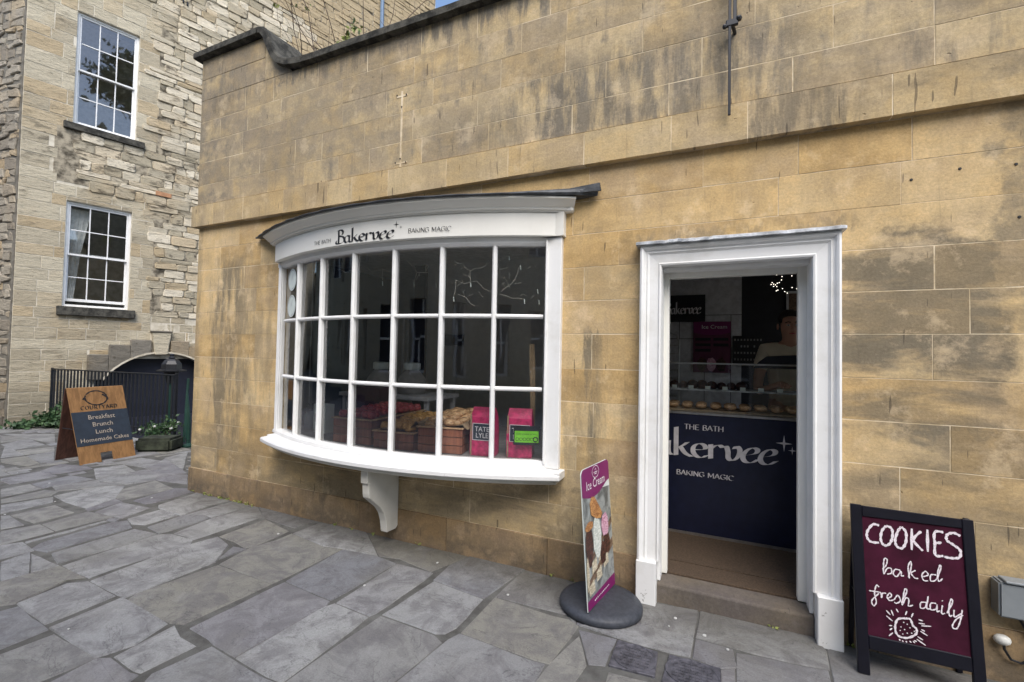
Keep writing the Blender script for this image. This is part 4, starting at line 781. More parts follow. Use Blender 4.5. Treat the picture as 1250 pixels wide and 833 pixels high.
while zc < 15.3:
    h = random.choice([.22, .26, .3, .31]) if zc > 2.2 else random.uniform(.17, .24)
    x = 0.
    while x < 2.08:
        w = random.uniform(.3, .62) if zc > 2.2 else random.uniform(.24, .5)
        x1 = min(x+w, 2.08) if 2.08-x-w > .14 else 2.08
        if not is_rubble((x+x1)/2, zc+h/2) and zc < 11.5:
            for p in clipped(x, x1, zc, zc+h): lstone(*p, random.uniform(-.004, .0), M['left_ashlar'], .003, .003)
        x = x1
    if zc < 2.25:
        x = 2.08
        while x < 5.5:
            w = random.uniform(.22, .45)
            for p in clipped(x, x+w, zc, zc+h): lstone(*p, random.uniform(-.006, .006), M['left_ashlar'], .006, .008)
            x += w
    zc += h
zc = 2.25
while zc < 15.3:
    h = random.uniform(.09, .23); x = .45
    while x < 9.8:
        w = random.uniform(.16, .55)*(1.3 if h < .13 else 1)
        if is_rubble(x+w/2, zc+h/2) and (x > .5) and not (x > 3.6 and zc < 7.5) and random.random() > .015:
            for p in clipped(x, min(x+w, 9.85), zc, zc+h):
                yf = random.uniform(-.034, -.006); mt = M['left_rubble']
                vis = (x < 3.2) or (zc > 8.6+(x-2.75)*.8-.3 and x < 5.2)
                if vis and n_r < 296: lstone(*p, yf, mt, .016, .014); n_r += 1
                else: lstone(*p, yf, mt, .016, .014, mb=rest)
        x += w
    zc += h
rs = rest.build('rubble_masonry', M['left_rubble'], TH); rs['kind'] = 'stuff'
MB().box(2.07, 2.36, -.03, .0, 4.98, 5.08).build('orange_brick', M['orange_brick'], TH, bevel=.006)
# window surrounds
for (x0, x1, z0, z1) in (UW, LW_):
    pass
def sash(win, open_gap, curtain):
    x0, x1, z0, z1 = win; fr = empty('sash_window', parent=TH)
    y = .06; t = .045
    for a, b, c, d in ((x0, x0+t, z0, z1), (x1-t, x1, z0, z1), (x0+t, x1-t, z1-t, z1), (x0+t, x1-t, z0, z0+t)): MB().box(a, b, y, y+.12, c, d).build('frame', M['white'], fr, bevel=.004)
    zm = (z0+z1)/2; gx0, gx1 = x0+t, x1-t
    for (za, zb, yy, gap) in ((zm-.02, z1-t, y+.02, 0), (z0+t+open_gap, zm+.02+open_gap*.3, y+.065, 0)):
        st = .028
        for a, b, c, d in ((gx0, gx0+st, za, zb), (gx1-st, gx1, za, zb), (gx0+st, gx1-st, zb-.035, zb), (gx0+st, gx1-st, za, za+(.055 if za < zm-.5 else .035))): MB().box(a, b, yy, yy+.04, c, d).build('sash_rail', M['white'], fr, bevel=.003)
        ia, ib = gx0+st, gx1-st; lo = za+.035; hi = zb-.035
        for k in (1, 2): MB().box(ia+(ib-ia)*k/3-.009, ia+(ib-ia)*k/3+.009, yy+.004, yy+.034, lo, hi).build('glazing_bar', M['white'], fr)
        for k in range(3):
            MB().box(ia+(ib-ia)*k/3+.009, ia+(ib-ia)*(k+1)/3-.009, yy+.003, yy+.033, (lo+hi)/2-.009, (lo+hi)/2+.009).build('glazing_bar', M['white'], fr)
            for q in range(2):
                za_, zb_ = (lo, (lo+hi)/2) if q == 0 else ((lo+hi)/2, hi)
                MB().add([(ia+(ib-ia)*k/3, yy+.018, za_), (ia+(ib-ia)*(k+1)/3, yy+.018+random.uniform(-.0015, .0015), za_), (ia+(ib-ia)*(k+1)/3, yy+.018, zb_), (ia+(ib-ia)*k/3, yy+.018+random.uniform(-.0015, .0015), zb_)], [(0, 1, 2, 3)]).build('window_pane', M['glass_old'], fr)
    if curtain:
        rows = []
        for i in range(13):
            rows.append([(x0+.03+i*.024*(1 if j else 1.25)+(.0 if j == 2 else 0), .28+.015*math.sin(i*1.9), z) for j, z in enumerate((z0+.15, (z0+z1)/2, z1-.1))])
        rows = [[Vector(((p[0]-x0)*(.45 if k == 0 else (.8 if k == 1 else 1.25))+x0, p[1], p[2])) for k, p in enumerate(r)] for r in rows]
        MB().grid(rows).build('curtain', M['lace'], fr)
    return fr
sash(UW, 0, False); sash(LW_, .07, True)
MB().box(.56, 1.84, -.07, .06, 5.93, 6.068).build('window_sill', M['coping'], TH, bevel=.01); MB().box(.58, 1.79, -.09, .06, 2.17, 2.348).build('window_sill', M['coping'], TH, bevel=.01)
# stepped arch over the cellar entrance
CX, CZ, CR = 2.32, .26, 1.17
def arc_z(x): return CZ+math.sqrt(max(0, CR*CR-(x-CX)**2))
cols = [(1.06, 1.385, 1.385), (1.387, 1.735, 1.595), (1.737, 2.09, 1.715), (2.44, 2.79, 1.71), (2.792, 3.12, 1.585), (3.122, 3.5, 1.385)]
for a, b, zt in cols:
    k = 5; bot = [(a+(b-a)*i/k, max(arc_z(a+(b-a)*i/k), .86 if a < 1.2 or a > 3.1 else 0)) for i in range(k+1)]
    MB().prism(bot+[(b, zt), (a, zt)], lambda p, q, d: (p, d, q), -.11, .2).build('arch_stone', M['left_dark'], TH, bevel=.012)
MB().prism([(2.15, arc_z(2.15)-.03), (2.38, arc_z(2.38)-.03), (2.438, 1.89), (2.092, 1.89)], lambda p, q, d: (p, d, q), -.13, .2).build('keystone', M['left_ashlar'], TH, bevel=.008)
MB().box(2.07, 2.46, -.15, .0, 1.893, 1.925).build('keystone_cap', M['left_dark'], TH, bevel=.005)
k = 24; pts = [(CX+CR*math.cos(math.pi*i/k), CZ+CR*math.sin(math.pi*i/k)) for i in range(k+1)]
MB().prism([(CX+(CR+.05)*math.cos(math.pi*i/k), CZ+(CR+.05)*math.sin(math.pi*i/k)) for i in range(k+1)]+[(CX-CR-.05, -.1), (CX+CR+.05, -.1)], lambda p, q, d: (p, d, q), .21, .24).build('arch_door', M['dark_void'], TH)
ring = MB(); 
rows = [[Vector((CX+r*math.cos(math.pi*i/k), y, CZ+r*math.sin(math.pi*i/k))) for r, y in ((CR-.002, .2), (CR-.002, -.115), (CR+.033, -.115), (CR+.033, .2))] for i in range(k+1)]
ring.grid(rows[4:-4], True, True).build('arch_rim', M['left_mortar'], TH)
# small iron remains on the wall
MB().box(2.42, 2.45, -.05, -.02, 9.62, 9.7).build('iron_hook', M['black_metal'], TH); MB().box(2.5, 2.53, -.05, -.02, 9.6, 9.68).build('iron_hook', M['black_metal'], TH)
MB().tube([(7.66, -.09, 9), (7.66, -.09, 15.4)], .06, 8).build('downpipe', M['pipe_blue'], TH)
# rough wall that meets the townhouse corner
RW = thing('rough_stone_wall', 'dark rough rubble wall at the left edge joining the pale townhouse corner', 'wall', (-12.12, .70, 0), R(188))
MB().box(.0, 4., -.5, .0, -.1, 12).build('wall_core', M['mortar_dark'], RW)
random.seed(5); z = 0.
while z < 10.5:
    h = random.uniform(.10, .24); x = .05
    while x < 1.1:
        w = random.uniform(.12, .42); yf = random.uniform(-.01, .02)
        g = .008; q = [(x+g, z+g), (x+w-g, z+g), (x+w-g, z+h-g), (x+g, z+h-g)]; q = [(a+random.uniform(-.045, .045), c+random.uniform(-.045, .045)) for a, c in q]
        vs = [(a, -.05, c) for a, c in q]+[(a, .015+yf, c) for a, c in q]
        MB().add(vs, [(4, 5, 6, 7), (0, 1, 5, 4), (1, 2, 6, 5), (2, 3, 7, 6), (3, 0, 4, 7)]).build('stone', M['rough'], RW, bevel=.014); x += w
    z += h

# ================================================================ houses opposite (behind the camera; they shade the lane and show in the glass)
OP = thing('terrace_opposite', 'stone terrace across the lane with rows of dark windows', 'building', (-2, -8.2, 0))
op = MB(); holes = [(x, x+1.0, z, z+1.9) for x in (-27.9, -25.2, -22.5, -19.8, -17.1, -14.4, -11.7, -9, -6.3, -3.6, -.9, 1.8, 4.5, 7.2) for z in (1.0, 4.4)]
for a, b, c, d in wall_rects(-42, 10, -.1, 7.4, holes): op.box(a, b, -.4, 0, c, d)
op.build('wall', M['left_ashlar'], OP)
for (a, b, c, d) in holes:
    w = MB().box(a, b, -.3, -.25, c, d).build('window', M['dark_void'], OP)
    f = MB(); f.box(a, a+.06, -.25, -.18, c, d); f.box(b-.06, b, -.25, -.18, c, d); f.box(a, b, -.25, -.18, (c+d)/2-.03, (c+d)/2+.03); f.box((a+b)/2-.02, (a+b)/2+.02, -.25, -.19, c, d); f.box(a, b, -.25, -.16, c, c+.06); f.build('frame', M['white'], w)
MB().prism([(-.4, 7.4), (.2, 7.4), (.2, 7.5), (-3.4, 9.8), (-3.6, 9.8)], lambda a, b, d: (d, a, b), -42, 10).build('roof', M['slate_roof'], OP)

LE = thing('lane_end_house', 'stone house closing the far left end of the lane, seen only in the glass', 'building', (-34, -3.5, 0))
MB().box(-4, 0, -4.2, 4.5, 0, 8.5).build('wall', M['left_rubble'], LE); MB().prism([(-4.3, 8.5), (.2, 8.5), (-2, 10.6)], lambda a, b, d: (a, d, b), -4.3, 4.6).build('roof', M['slate_roof'], LE)
for y_ in (-2.6, .2, 2.8):
    for z_ in (1.4, 4.9): w = MB().box(-.1, .02, y_-.5, y_+.5, z_, z_+1.8).build('window', M['dark_void'], LE); MB().box(.02, .06, y_-.03, y_+.03, z_, z_+1.8).build('glazing_bar', M['white'], w)

# ================================================================ PLANTS, RAILING, STREET THINGS on the left
def leaf_cluster(mb, c, rad, n, size, mi=0, flat=1.):
    mb.cur = mi
    for _ in range(n):
        v = Vector((random.gauss(0, .45), random.gauss(0, .45), random.gauss(0, .45))); p = Vector(c)+Vector((v.x*rad[0], v.y*rad[1], v.z*rad[2]))
        d = Vector((random.uniform(-1, 1), random.uniform(-1, 1), random.uniform(-.3, 1))).normalized(); e = d.orthogonal().normalized(); e = Matrix.Rotation(random.uniform(0, 6.28), 3, d) @ e
        s = size*random.uniform(.6, 1.3); f = d.cross(e)
        mb.add([p-e*s*.5, p+f*s*.32-e*s*.05, p+e*s*.6+d*s*.12, p-f*s*.32-e*s*.05], [(0, 1, 2), (0, 2, 3)])
def plant(loc, label, cl, size, flowers=0, name='leafy_plant'):
    t = thing(name, label, 'plant', loc); mb = MB(); stm = MB()
    for (c, rad, n) in cl:
        leaf_cluster(mb, c, rad, n, size)
        for _ in range(6): stm.tube([(c[0]*.5, c[1]*.5, 0), (c[0]+random.uniform(-.5, .5)*rad[0], c[1]+random.uniform(-.5, .5)*rad[1], max(.03, c[2]+random.uniform(-.3, .5)*rad[2]))], .005, 4)
    mb.build('foliage', M['leaf'], t); stm.build('stem', M['twig'], t)
    if flowers:
        f = MB()
        for _ in range(flowers):
            c, rad, _n = random.choice(cl); f.ball((c[0]+random.gauss(0, .4)*rad[0], c[1]+random.gauss(0, .4)*rad[1], c[2]+abs(random.gauss(.2, .4))*rad[2]), random.uniform(.014, .026), 6)
        f.build('flower', M['petal'], t)
    return t
random.seed(21)
plant((-11.55, 1.1, 0), 'low green leafy plant at the foot of the pale house beside the railing', [((0, 0, .14), (.3, .22, .14), 420), ((.3, .1, .24), (.25, .2, .22), 380), ((-.25, -.3, .06), (.2, .2, .08), 160)], .085)
plant((-10.6, 1.2, 0), 'taller green leafy plant behind the left edge of the wooden sign', [((0, 0, .25), (.3, .25, .28), 480), ((.35, 0, .15), (.25, .2, .16), 260)], .085)
plant((-8.5, 1.30, 0), 'dark leafy plant with small white flowers behind the mossy stone', [((0, 0, .17), (.4, .12, .15), 300), ((.35, .05, .26), (.18, .12, .18), 140)], .055, 9, 'flowering_plant')
plant((-7.35, 1.42, 0), 'slender leafy plant with white flowers in front of the dark gate', [((0, 0, .22), (.14, .14, .24), 240), ((.1, .1, .45), (.1, .1, .2), 110)], .045, 6, 'flowering_plant')
rl = thing('iron_railing', 'long black iron railing with close vertical bars in front of the arch', 'railing', (-11.95, 1.25, 0), math.atan2(.26, 3.6))
MB().box(-.02, 3.64, -.02, .02, 1.085, 1.105).build('top_rail', M['black_metal'], rl, bevel=.003); MB().box(0, 3.62, -.014, .014, .14, .158).build('bottom_rail', M['black_metal'], rl, bevel=.002)
b0 = MB().tube([(0, 0, .02), (0, 0, 1.085)], .0155, 6).build('railing_bar', M['black_metal'], rl); b0.location = (.1, 0, 0)
for i in range(1, 33):
    o = b0.copy(); col.objects.link(o); o.parent = rl; o.location = (.1+i*.107, 0, 0)
for x in (0, 3.62): MB().box(x-.02, x+.02, -.02, .02, 0, 1.12).build('post', M['black_metal'], rl, bevel=.003)
r2 = thing('gate_railing', 'lower dark iron railing beside the arch, partly hidden by the bakery corner', 'railing', (-8.25, 1.95, 0), R(8))
MB().box(0, 1.7, -.012, .012, .78, .80).build('top_rail', M['black_metal'], r2); 
g0 = MB().tube([(0, 0, 0), (0, 0, .86)], .012, 6).build('railing_bar', M['black_metal'], r2)
for i in range(1, 14):
    o = g0.copy(); col.objects.link(o); o.parent = r2; o.location = (i*.125, 0, 0)
lp = thing('lantern_post', 'black street lantern on a green iron post behind the railing', 'lamp post', (-9.35, 1.98, 0))
MB().lathe([(.05, 0), (.035, .1), (.025, .9), (.04, .95), (.02, 1.0)], (0, 0, 0), 10).build('post', M['green_iron'], lp)
ln = MB().lathe([(.07, .9), (.12, 1.10), (.23, 1.11), (.235, 1.135), (.16, 1.15), (.155, 1.25), (.12, 1.31), (.09, 1.34), (.05, 1.36)], (0, 0, 0), 6).build('lantern', M['black_metal'], lp)
MB().lathe([(.035, 1.355), (.06, 1.37), (.03, 1.40), (.04, 1.42), (.01, 1.45)], (0, 0, 0), 8).build('finial', M['black_metal'], ln)
gp = thing('folded_parasol', 'slim dark green folded parasol standing at the end of the railing', 'parasol', (-7.62, 1.32, 0))
gm = Matrix.Rotation(R(-5), 4, 'Y')
MB().lathe([(.012, 0), (.012, .1), (.035, .14), (.045, .35), (.042, .5), (.02, .8), (.008, .9)], (0, 0, 0), 9, mtx=gm).build('canopy', M['green_iron'], gp); MB().lathe([(.09, 0), (.09, .03), (.03, .06), (.02, .2)], (0, 0, 0), 12).build('base', M['green_iron'], gp)
p2 = MB().tube([(-8.05, 1.5, 0), (-8.02, 1.52, 1.05)], .02, 7).build('green_post', M['green_iron']); tag(p2, 'thin dark green post against the railing left of the folded parasol', 'post')
ms = thing('mossy_stone', 'green mossy rectangular stone block on the paving behind the wooden sign', 'stone block', (-7.86, .70, 0), R(32))
b = MB(); b.box(0, .50, 0, .36, 0, .20)
o = b.build('block', M['moss_stone'], ms, bevel=.035, seg=2)

# ---------------------------------------------------------------- wooden A-board
A = thing('a_board', 'wooden A-frame board with dark panel offering breakfast and homemade cakes', 'sign board', (-7.611, -.019, 0), math.atan2(.999, -.042))
# local x runs along the board face, local -y is outwards
lean = .27/1.0
def ab(u, v, w): return Vector((u-.045*v*0+(-.06*v), .27*v-w*.96, v-w*.26))
def ab_plate(poly, name, mat, w0, w1, parent=A, bev=.002): return MB().prism(poly, ab, w0, w1).build(name, mat, parent, bevel=bev)
WID = .636
face = ab_plate([(0, 0), (.235, 0), (.235, .12), (.37, .12), (.37, 0), (WID, 0), (WID, 1.0), (0, 1.0)], 'front_panel', M['oak'], 0, .018)
pan = ab_plate([(0.001, .235), (WID-.001, .235), (WID-.001, .68), (0.001, .68)], 'menu_panel', M['slate_board'], .0185, .022, bev=0)
mb = MB(); 
circ = [[(.30+.125*math.cos(t)*random.uniform(.96, 1.03), .855+.095*math.sin(t)) for t in [a0+(a1-a0)*i/14 for i in range(15)]] for a0, a1 in ((.5, 2.6), (2.7, 4.9), (4.6, 6.5), (-.3, 1.2))]
strokes(mb, circ, lambda u, v, w: ab(u, v, .018+w), width=.008, smooth=False); strokes(mb, [[(.37, .9), (.42, .86), (.425, .82)], [(.15, .84), (.17, .86), (.18, .83)]], lambda u, v, w: ab(u, v, .0195+w), width=.011)
mb.build('emblem', M['ink'], face)
mb = MB(); ps, W = letter_paths(list('COURTYARD'), 0, 0, .05, 1.2); strokes(mb, [[(.11+a*.42/W, .705+b) for a, b in p] for p in ps], lambda u, v, w: ab(u, v, .018+w), nib=(.0055, .003), smooth=False); mb.build('lettering', M['ink'], face)
for i, (t, s) in enumerate((('Breakfast', .082), ('Brunch', .082), ('Lunch', .082), ('Homemade Cakes', .074))): text_mesh('lettering', t, s, (lambda z: lambda u, v, w: ab(.32+u, z+v, .022+w))(.575-i*.098), M['sign_text'], pan)
MB().prism([(0.01, 0), (WID-.01, 0), (WID-.01, .99), (.01, .99)], lambda u, v, w: Vector((u-.06*v, .60-.30*v+w, v)), 0, .018).build('back_panel', M['dark_wood'], A, bevel=.002)
MB().tube([(.0, .12, .45), (.0, .44, .45)], .006, 5).build('stay', M['black_metal'], A)

# ---------------------------------------------------------------- COOKIES chalkboard
CB = thing('chalkboard_sign', 'black framed maroon chalkboard by the door reading COOKIES baked fresh daily', 'chalkboard', (.66, -.25, 0), R(-.8))
cv = Vector((0, .14, .80)).normalized(); cn = Vector((1, 0, 0)).cross(cv)
def cb(u, v, w): return Vector((u, 0, 0))+cv*v+cn*w
def cbp(poly, name, mat, w0, w1, bev=.003): return MB().prism(poly, cb, w0, w1).build(name, mat, CB, bevel=bev)
cbp([(-.004, 0), (.046, 0), (.042, .815), (-.006, .815)], 'frame_post', M['board_frame'], -.012, .012); cbp([(.436, 0), (.482, 0), (.486, .81), (.442, .81)], 'frame_post', M['board_frame'], -.012, .012)
cbp([(.0425, .758), (.4415, .765), (.4415, .808), (.0425, .812)], 'frame_rail', M['board_frame'], -.012, .012); cbp([(.0455, .12), (.436, .125), (.436, .19), (.0455, .185)], 'frame_rail', M['board_frame'], -.012, .012)
brd = cbp([(.04, .15), (.445, .15), (.446, .78), (.038, .78)], 'board', M['maroon'], -.006, .004, 0)
mb = MB()
for i, (k, p) in enumerate(CHALK): strokes(mb, [p], lambda u, v, w: cb(u, v, .004+w), width=.0036*k, lift=.0012+i*.00012)
mb.build('chalk_writing', M['chalk'], brd)
for x in (0.005, .455): MB().prism([(x, 0), (x+.022, 0), (x+.022, .80), (x, .80)], lambda u, v, w: Vector((u, .225-.085*v/.8+w, v)), 0, .02).build('back_leg', M['board_frame'], CB, bevel=.002)
MB().box(.03, .455, .155, .165, .25, .75).build('back_board', M['board_frame'], CB)
MB().tube([(.01, .06, .35), (.01, .17, .35)], .004, 5).build('stay', M['black_metal'], CB)

# ---------------------------------------------------------------- ice cream swing sign
IC = thing('ice_cream_sign', 'tall narrow purple Ice Cream sign on a round dark rubber base', 'pavement sign', (-.655, -.255, 0))
MB().lathe([(.24, 0), (.255, .010), (.256, .034), (.246, .048), (.20, .062), (.05, .070), (.001, .070)], (0, 0, 0), 40, 1.0, .93).build('base', M['rubber'], IC, smooth=True)
ia = R(10); ie = Vector((math.sin(ia), math.cos(ia), 0)); im = Vector((ie.y, -ie.x, 0)); iv = (Vector((0, 0, .81))-im*.062).normalized(); iN = ie.cross(iv); iN = iN if iN.dot(im) > 0 else -iN
i0 = Vector((-.677+.655, -.471+.255, .0695))
def ic(u, v, w): return i0+ie*u+iv*v+iN*w
IW, IH = .415, .815
def rr(x0, x1, y0, y1, r, n=5):
    o = []
    for cx, cy, a in ((x1-r, y0+r, -90), (x1-r, y1-r, 0), (x0+r, y1-r, 90), (x0+r, y0+r, 180)):
        for i in range(n+1): t = R(a+90*i/n); o.append((cx+r*math.cos(t), cy+r*math.sin(t)))
    return o
def icp(poly, name, mat, w, parent, th=.0006): return MB().prism([(a, b) for a, b in poly], ic, w-th, w).build(name, mat, parent)
slab_poly = [(0, 0), (IW, 0), (IW, IH-.04)]+[(IW-.04+.04*math.cos(R(t)), IH-.04+.04*math.sin(R(t))) for t in (15, 40, 65, 90)]+[(.04-.04*math.sin(R(t)), IH-.04+.04*math.cos(R(t))) for t in (0, 25, 50, 75, 90)]
pl = MB().prism(slab_poly, ic, -.005, 0).build('panel', M['white_card'], IC)
pic = icp([(.004, .004), (IW-.004, .004), (IW-.004, .64), (.004, .68)], 'photo_print', M['photo'], .0012, pl)
def curve_head():
    p = [(x, .655-.035*math.sin(math.pi*min(1, x/IW*1.15))+.03*(x/IW)**2) for x in [IW*i/10 for i in range(11)]]
    return p+[q for q in slab_poly[2:]]
icp([(max(.002, min(IW-.002, a)), min(b, IH-.002)) for a, b in curve_head()], 'purple_header', M['magenta'], .0024, pl)
icp([(.002, .002), (IW-.002, .002), (IW-.002, .075), (.002, .055)], 'purple_strip', M['magenta'], .0024, pl)
wf = [[(-.0+.005, .10), (IW-.005, .255), (IW-.005, .31), (.005, .15)], [(.03, .23), (IW-.005, .40), (IW-.005, .44), (.05, .27)]]
for q in [[(.03+.11*i, .075+.045*i), (.11+.11*i, .085+.045*i), (.10+.11*i, .155+.045*i), (.03+.11*i, .13+.045*i)] for i in range(3)]+[[(.08+.10*i, .185+.042*i), (.155+.10*i, .20+.042*i), (.15+.10*i, .27+.042*i), (.085+.1*i, .25+.042*i)] for i in range(3)]: icp(q, 'white_chocolate_print', M['p_cream'], .0036, pl)
for q in wf: icp(q, 'wafer_print', M['p_brown'], .0030, pl)
def blob(cx, cy, rx, ry, n=14, j=.12, rot=0.): 
    o = []
    for i in range(n):
        t = 2*math.pi*i/n; r = 1+random.uniform(-j, j); a, b_ = rx*r*math.cos(t), ry*r*math.sin(t); o.append((cx+a*math.cos(rot)-b_*math.sin(rot), cy+a*math.sin(rot)+b_*math.cos(rot)))
    return o
random.seed(4)
icp(blob(.065, .36, .05, .13), 'chocolate_print', M['p_choc'], .0042, pl); icp(blob(.07, .47, .055, .025), 'biscuit_print', M['p_cone'], .0046, pl)
icp(blob(.175, .38, .06, .12), 'cream_swirl_print', M['p_white'], .0050, pl); icp(blob(.25, .26, .045, .07), 'chocolate_print', M['p_choc'], .0044, pl); icp(blob(.315, .30, .05, .07), 'chocolate_print', M['p_choc'], .0047, pl)
icp(blob(.30, .42, .052, .075), 'pink_ice_print', M['p_pink'], .0056, pl); icp([(.09, .60), (.12, .635), (.16, .625), (.22, .56), (.265, .50), (.24, .475), (.17, .49), (.10, .53)], 'cone_print', M['p_cone'], .0060, pl)
icp(blob(.02, .2, .018, .1), 'white_chocolate_print', M['p_cream'], .0052, pl)
text_mesh('lettering', 'Ice Cream', .078, lambda u, v, w: ic(.195+u*.86, .682+v, .0024+w), M['print_white'], pl)
mb = MB(); strokes(mb, [[(.2+.05*math.cos(2*math.pi*i/24), .772+.036*math.sin(2*math.pi*i/24)) for i in range(25)]], lambda u, v, w: ic(u, v, .003+w), width=.0018, smooth=False); strokes(mb, [[(.17, .77), (.23, .77)], [(.18, .76), (.22, .76)], [(.19, .782), (.2, .792), (.21, .782)]], lambda u, v, w: ic(u, v, .0036+w), width=.0024, smooth=False); mb.build('emblem', M['print_white'], pl)
mb = MB(); strokes(mb, [[(.09+i*.02, .032+i*.0009), (.103+i*.02, .032+i*.0009)] for i in range(11)], lambda u, v, w: ic(u, v, .003+w), width=.004, smooth=False); mb.build('small_print', M['print_white'], pl)

# ---------------------------------------------------------------- drain covers
def drain(q, label, rib_a):
    cx = sum(p[0] for p in q)/4; cy = sum(p[1] for p in q)/4
    t = thing('drain_cover', label, 'drain cover', (cx, cy, 0), 0, None); loc = [(p[0]-cx, p[1]-cy) for p in q]
    w = max(p[0] for p in loc)-min(p[0] for p in loc); h = max(p[1] for p in loc)-min(p[1] for p in loc)
    fr = MB().prism(loc, lambda a, b, d: (a, b, d), -.02, .0065).build('frame', M['iron_cover'], t, bevel=.002)
    MB().lathe([(w*.49, .004), (w*.49, .0105), (w*.455, .0105), (w*.45, .008), (.001, .008)], (0, 0, 0), 32, 1, h/w*.96).build('lid', M['iron_cover'], t)
    rb = MB()
    for i in range(-4, 5):
        for j in range(-4, 5):
            x, y = i*w*.1, j*h*.1
            if (x/(w*.40))**2+(y/(h*.38))**2 < 1:
                rb.box(x-w*.04, x+w*.04, y-h*.038, y+h*.038, .007, .0125)
    rb.build('tread_pattern', M['iron_cover'], t)
drain([(-.493, -.765), (-.268, -.748), (-.277, -.548), (-.49, -.539)], 'left iron drain cover of the pair in the paving below the step', 0)
drain([(-.236, -.765), (.024, -.748), (.026, -.538), (-.22, -.542)], 'right iron drain cover of the pair in the paving below the step', 0)

# ---------------------------------------------------------------- wall box, cable and plug
wb = thing('junction_box', 'flat grey metal box fixed to the stone right of the chalkboard', 'electrical box', (1.256, 0, .34))
MB().box(0, .30, -.085, -.001, 0, .168).build('case', M['plastic_grey'], wb, bevel=.008, seg=2); MB().box(.02, .31, -.095, -.02, .1685, .18).build('lid', M['plastic_grey'], wb, bevel=.003)
MB().tube([(.09, -.03, 0), (.12, -.03, -.07), (.15, -.03, -.14), (.13, -.03, -.2), (.10, -.03, -.225), (.06, -.035, -.215), (.035, -.04, -.17), (.03, -.045, -.13)], .006, 6).build('cable', M['black_metal'], wb)
MB().tube([(.14, -.03, 0), (.145, -.03, -.12), (.148, -.03, -.3)], .006, 6).build('cable', M['black_metal'], wb)
sk = MB().ball((1.285, -.035, .212), .03, 10, (1.15, .8, .85)).build('plug_cap', M['plastic_white'], smooth=True); tag(sk, 'small white plastic plug on the wall under the grey box', 'plug')
pp = MB().tube([(1.43, -.16, 0), (1.47, -.02, .33)], .012, 8).build('metal_leg', M['steel']); tag(pp, 'slim pale metal leg leaning at the right edge of the view', 'pole')
# ---------------------------------------------------------------- black rod hanging from above on the upper wall
hr = thing('iron_rod', 'black iron rod clamped to the upper wall above the doorway', 'rod', (.06, -.10, 3.05))
MB().box(-.010, .006, -.008, .008, 0, 2.2).build('rod', M['black_metal'], hr, bevel=.002); MB().box(.016, .036, -.008, .008, .58, 2.2).build('rod', M['black_metal'], hr, bevel=.002)
cl = MB().box(-.024, .045, -.012, .012, .55, .59).build('clamp', M['black_metal'], hr, bevel=.004); MB().tube([(.01, 0, .57), (.02, .04, .56), (.03, .085, .55)], .011, 8).build('wall_stay', M['black_metal'], cl)
MB().lathe([(.014, -.012), (.018, 0), (.014, .012)], (.048, -.004, .585), 10).build('bolt', M['black_metal'], cl); MB().lathe([(.011, -.01), (.014, 0), (.011, .01)], (-.03, -.004, .555), 10).build('bolt', M['black_metal'], cl)
# ---------------------------------------------------------------- shrub growing behind the parapet, dark tree far behind
random.seed(14)
sh = thing('bare_shrub', 'thin bare shrub with a few pale green leaves rising behind the parapet', 'shrub', (-4.0, .9, 3.5))
tw = MB(); lf = MB()
def grow(p, d, L, r, k):
    q = [Vector(p)]
    for i in range(5): d = (d+Vector((random.uniform(-.25, .25), random.uniform(-.2, .2), random.uniform(-.12, .16)))).normalized(); q.append(q[-1]+d*L/5)
    tw.tube(q, [r*(1-.13*i) for i in range(6)], 5)
    if k > 0:
        for i in range(2, 6):
            if random.random() < .75: grow(q[i], (d+Vector((random.uniform(-.8, .8), random.uniform(-.5, .5), random.uniform(-.1, .6)))).normalized(), L*.5, r*.5, k-1)
    elif random.random() < .25: leaf_cluster(lf, q[-1], (.05, .05, .05), 3, .05)
for i in range(5): grow((random.uniform(-.4, .3), 0, 0), Vector((random.uniform(-.35, .3), 0, 1)), random.uniform(1.5, 2.5), .011, 2)
for i in range(3): leaf_cluster(lf, (-.1+i*.12, -.1, 1.6+.1*i), (.06, .05, .15), 16, .075)
tw.build('branches', M['twig'], sh); lf.build('foliage', M['leaf_pale'], sh)
def tree(loc, h, cr, label, n=5200, dens=1.):
    t = thing('leafy_tree', label, 'tree', loc); tk = MB(); fo = MB()
    tk.tube([(0, 0, 0), (.1, .05, h*.3), (-.05, .1, h*.55)], [.35, .25, .16], 9)
    for _ in range(30):
        a = random.uniform(0, 6.28); rr_ = cr*math.sqrt(random.uniform(.03, 1)); z = h*.66+random.uniform(-.75, .85)*cr*math.sqrt(max(.05, 1-(rr_/cr)**2)*1)
        e = Vector((rr_*math.cos(a), rr_*math.sin(a), z)); tk.tube([(0, .05, h*.45), (e.x*.4, e.y*.4, (h*.45+z)/2), e], [.1, .05, .015], 5)
        leaf_cluster(fo, e, (cr*.27, cr*.27, cr*.2), int(n/30), .34)
    tk.build('trunk', M['bark'], t); fo.build('crown', M['leaf'], t); return t
random.seed(9)
tree((11.5, 1.4, 0), 25, 3.9, 'tall broad leafy tree beyond the lane, mirrored in the upper sash window')
tree((-9.2, 15.5, 0), 21.5, 2.6, 'dark tree showing above the far end of the parapet', 2600)
bh = thing('chimney_house', 'stone house with chimney rising over the roofs to the right', 'building', (16., -1.0, 0))
MB().box(-3, 3, -2.5, 3, 0, 12.).build('wall', M['left_ashlar'], bh); MB().prism([(-3.2, 12), (3.2, 12), (0, 14.5)], lambda a, b, d: (a, d, b), -2.6, 3.1).build('roof', M['slate_roof'], bh); MB().box(-1.4, -.4, -2.2, -1.2, 12, 16.).build('chimney', M['left_ashlar'], bh)

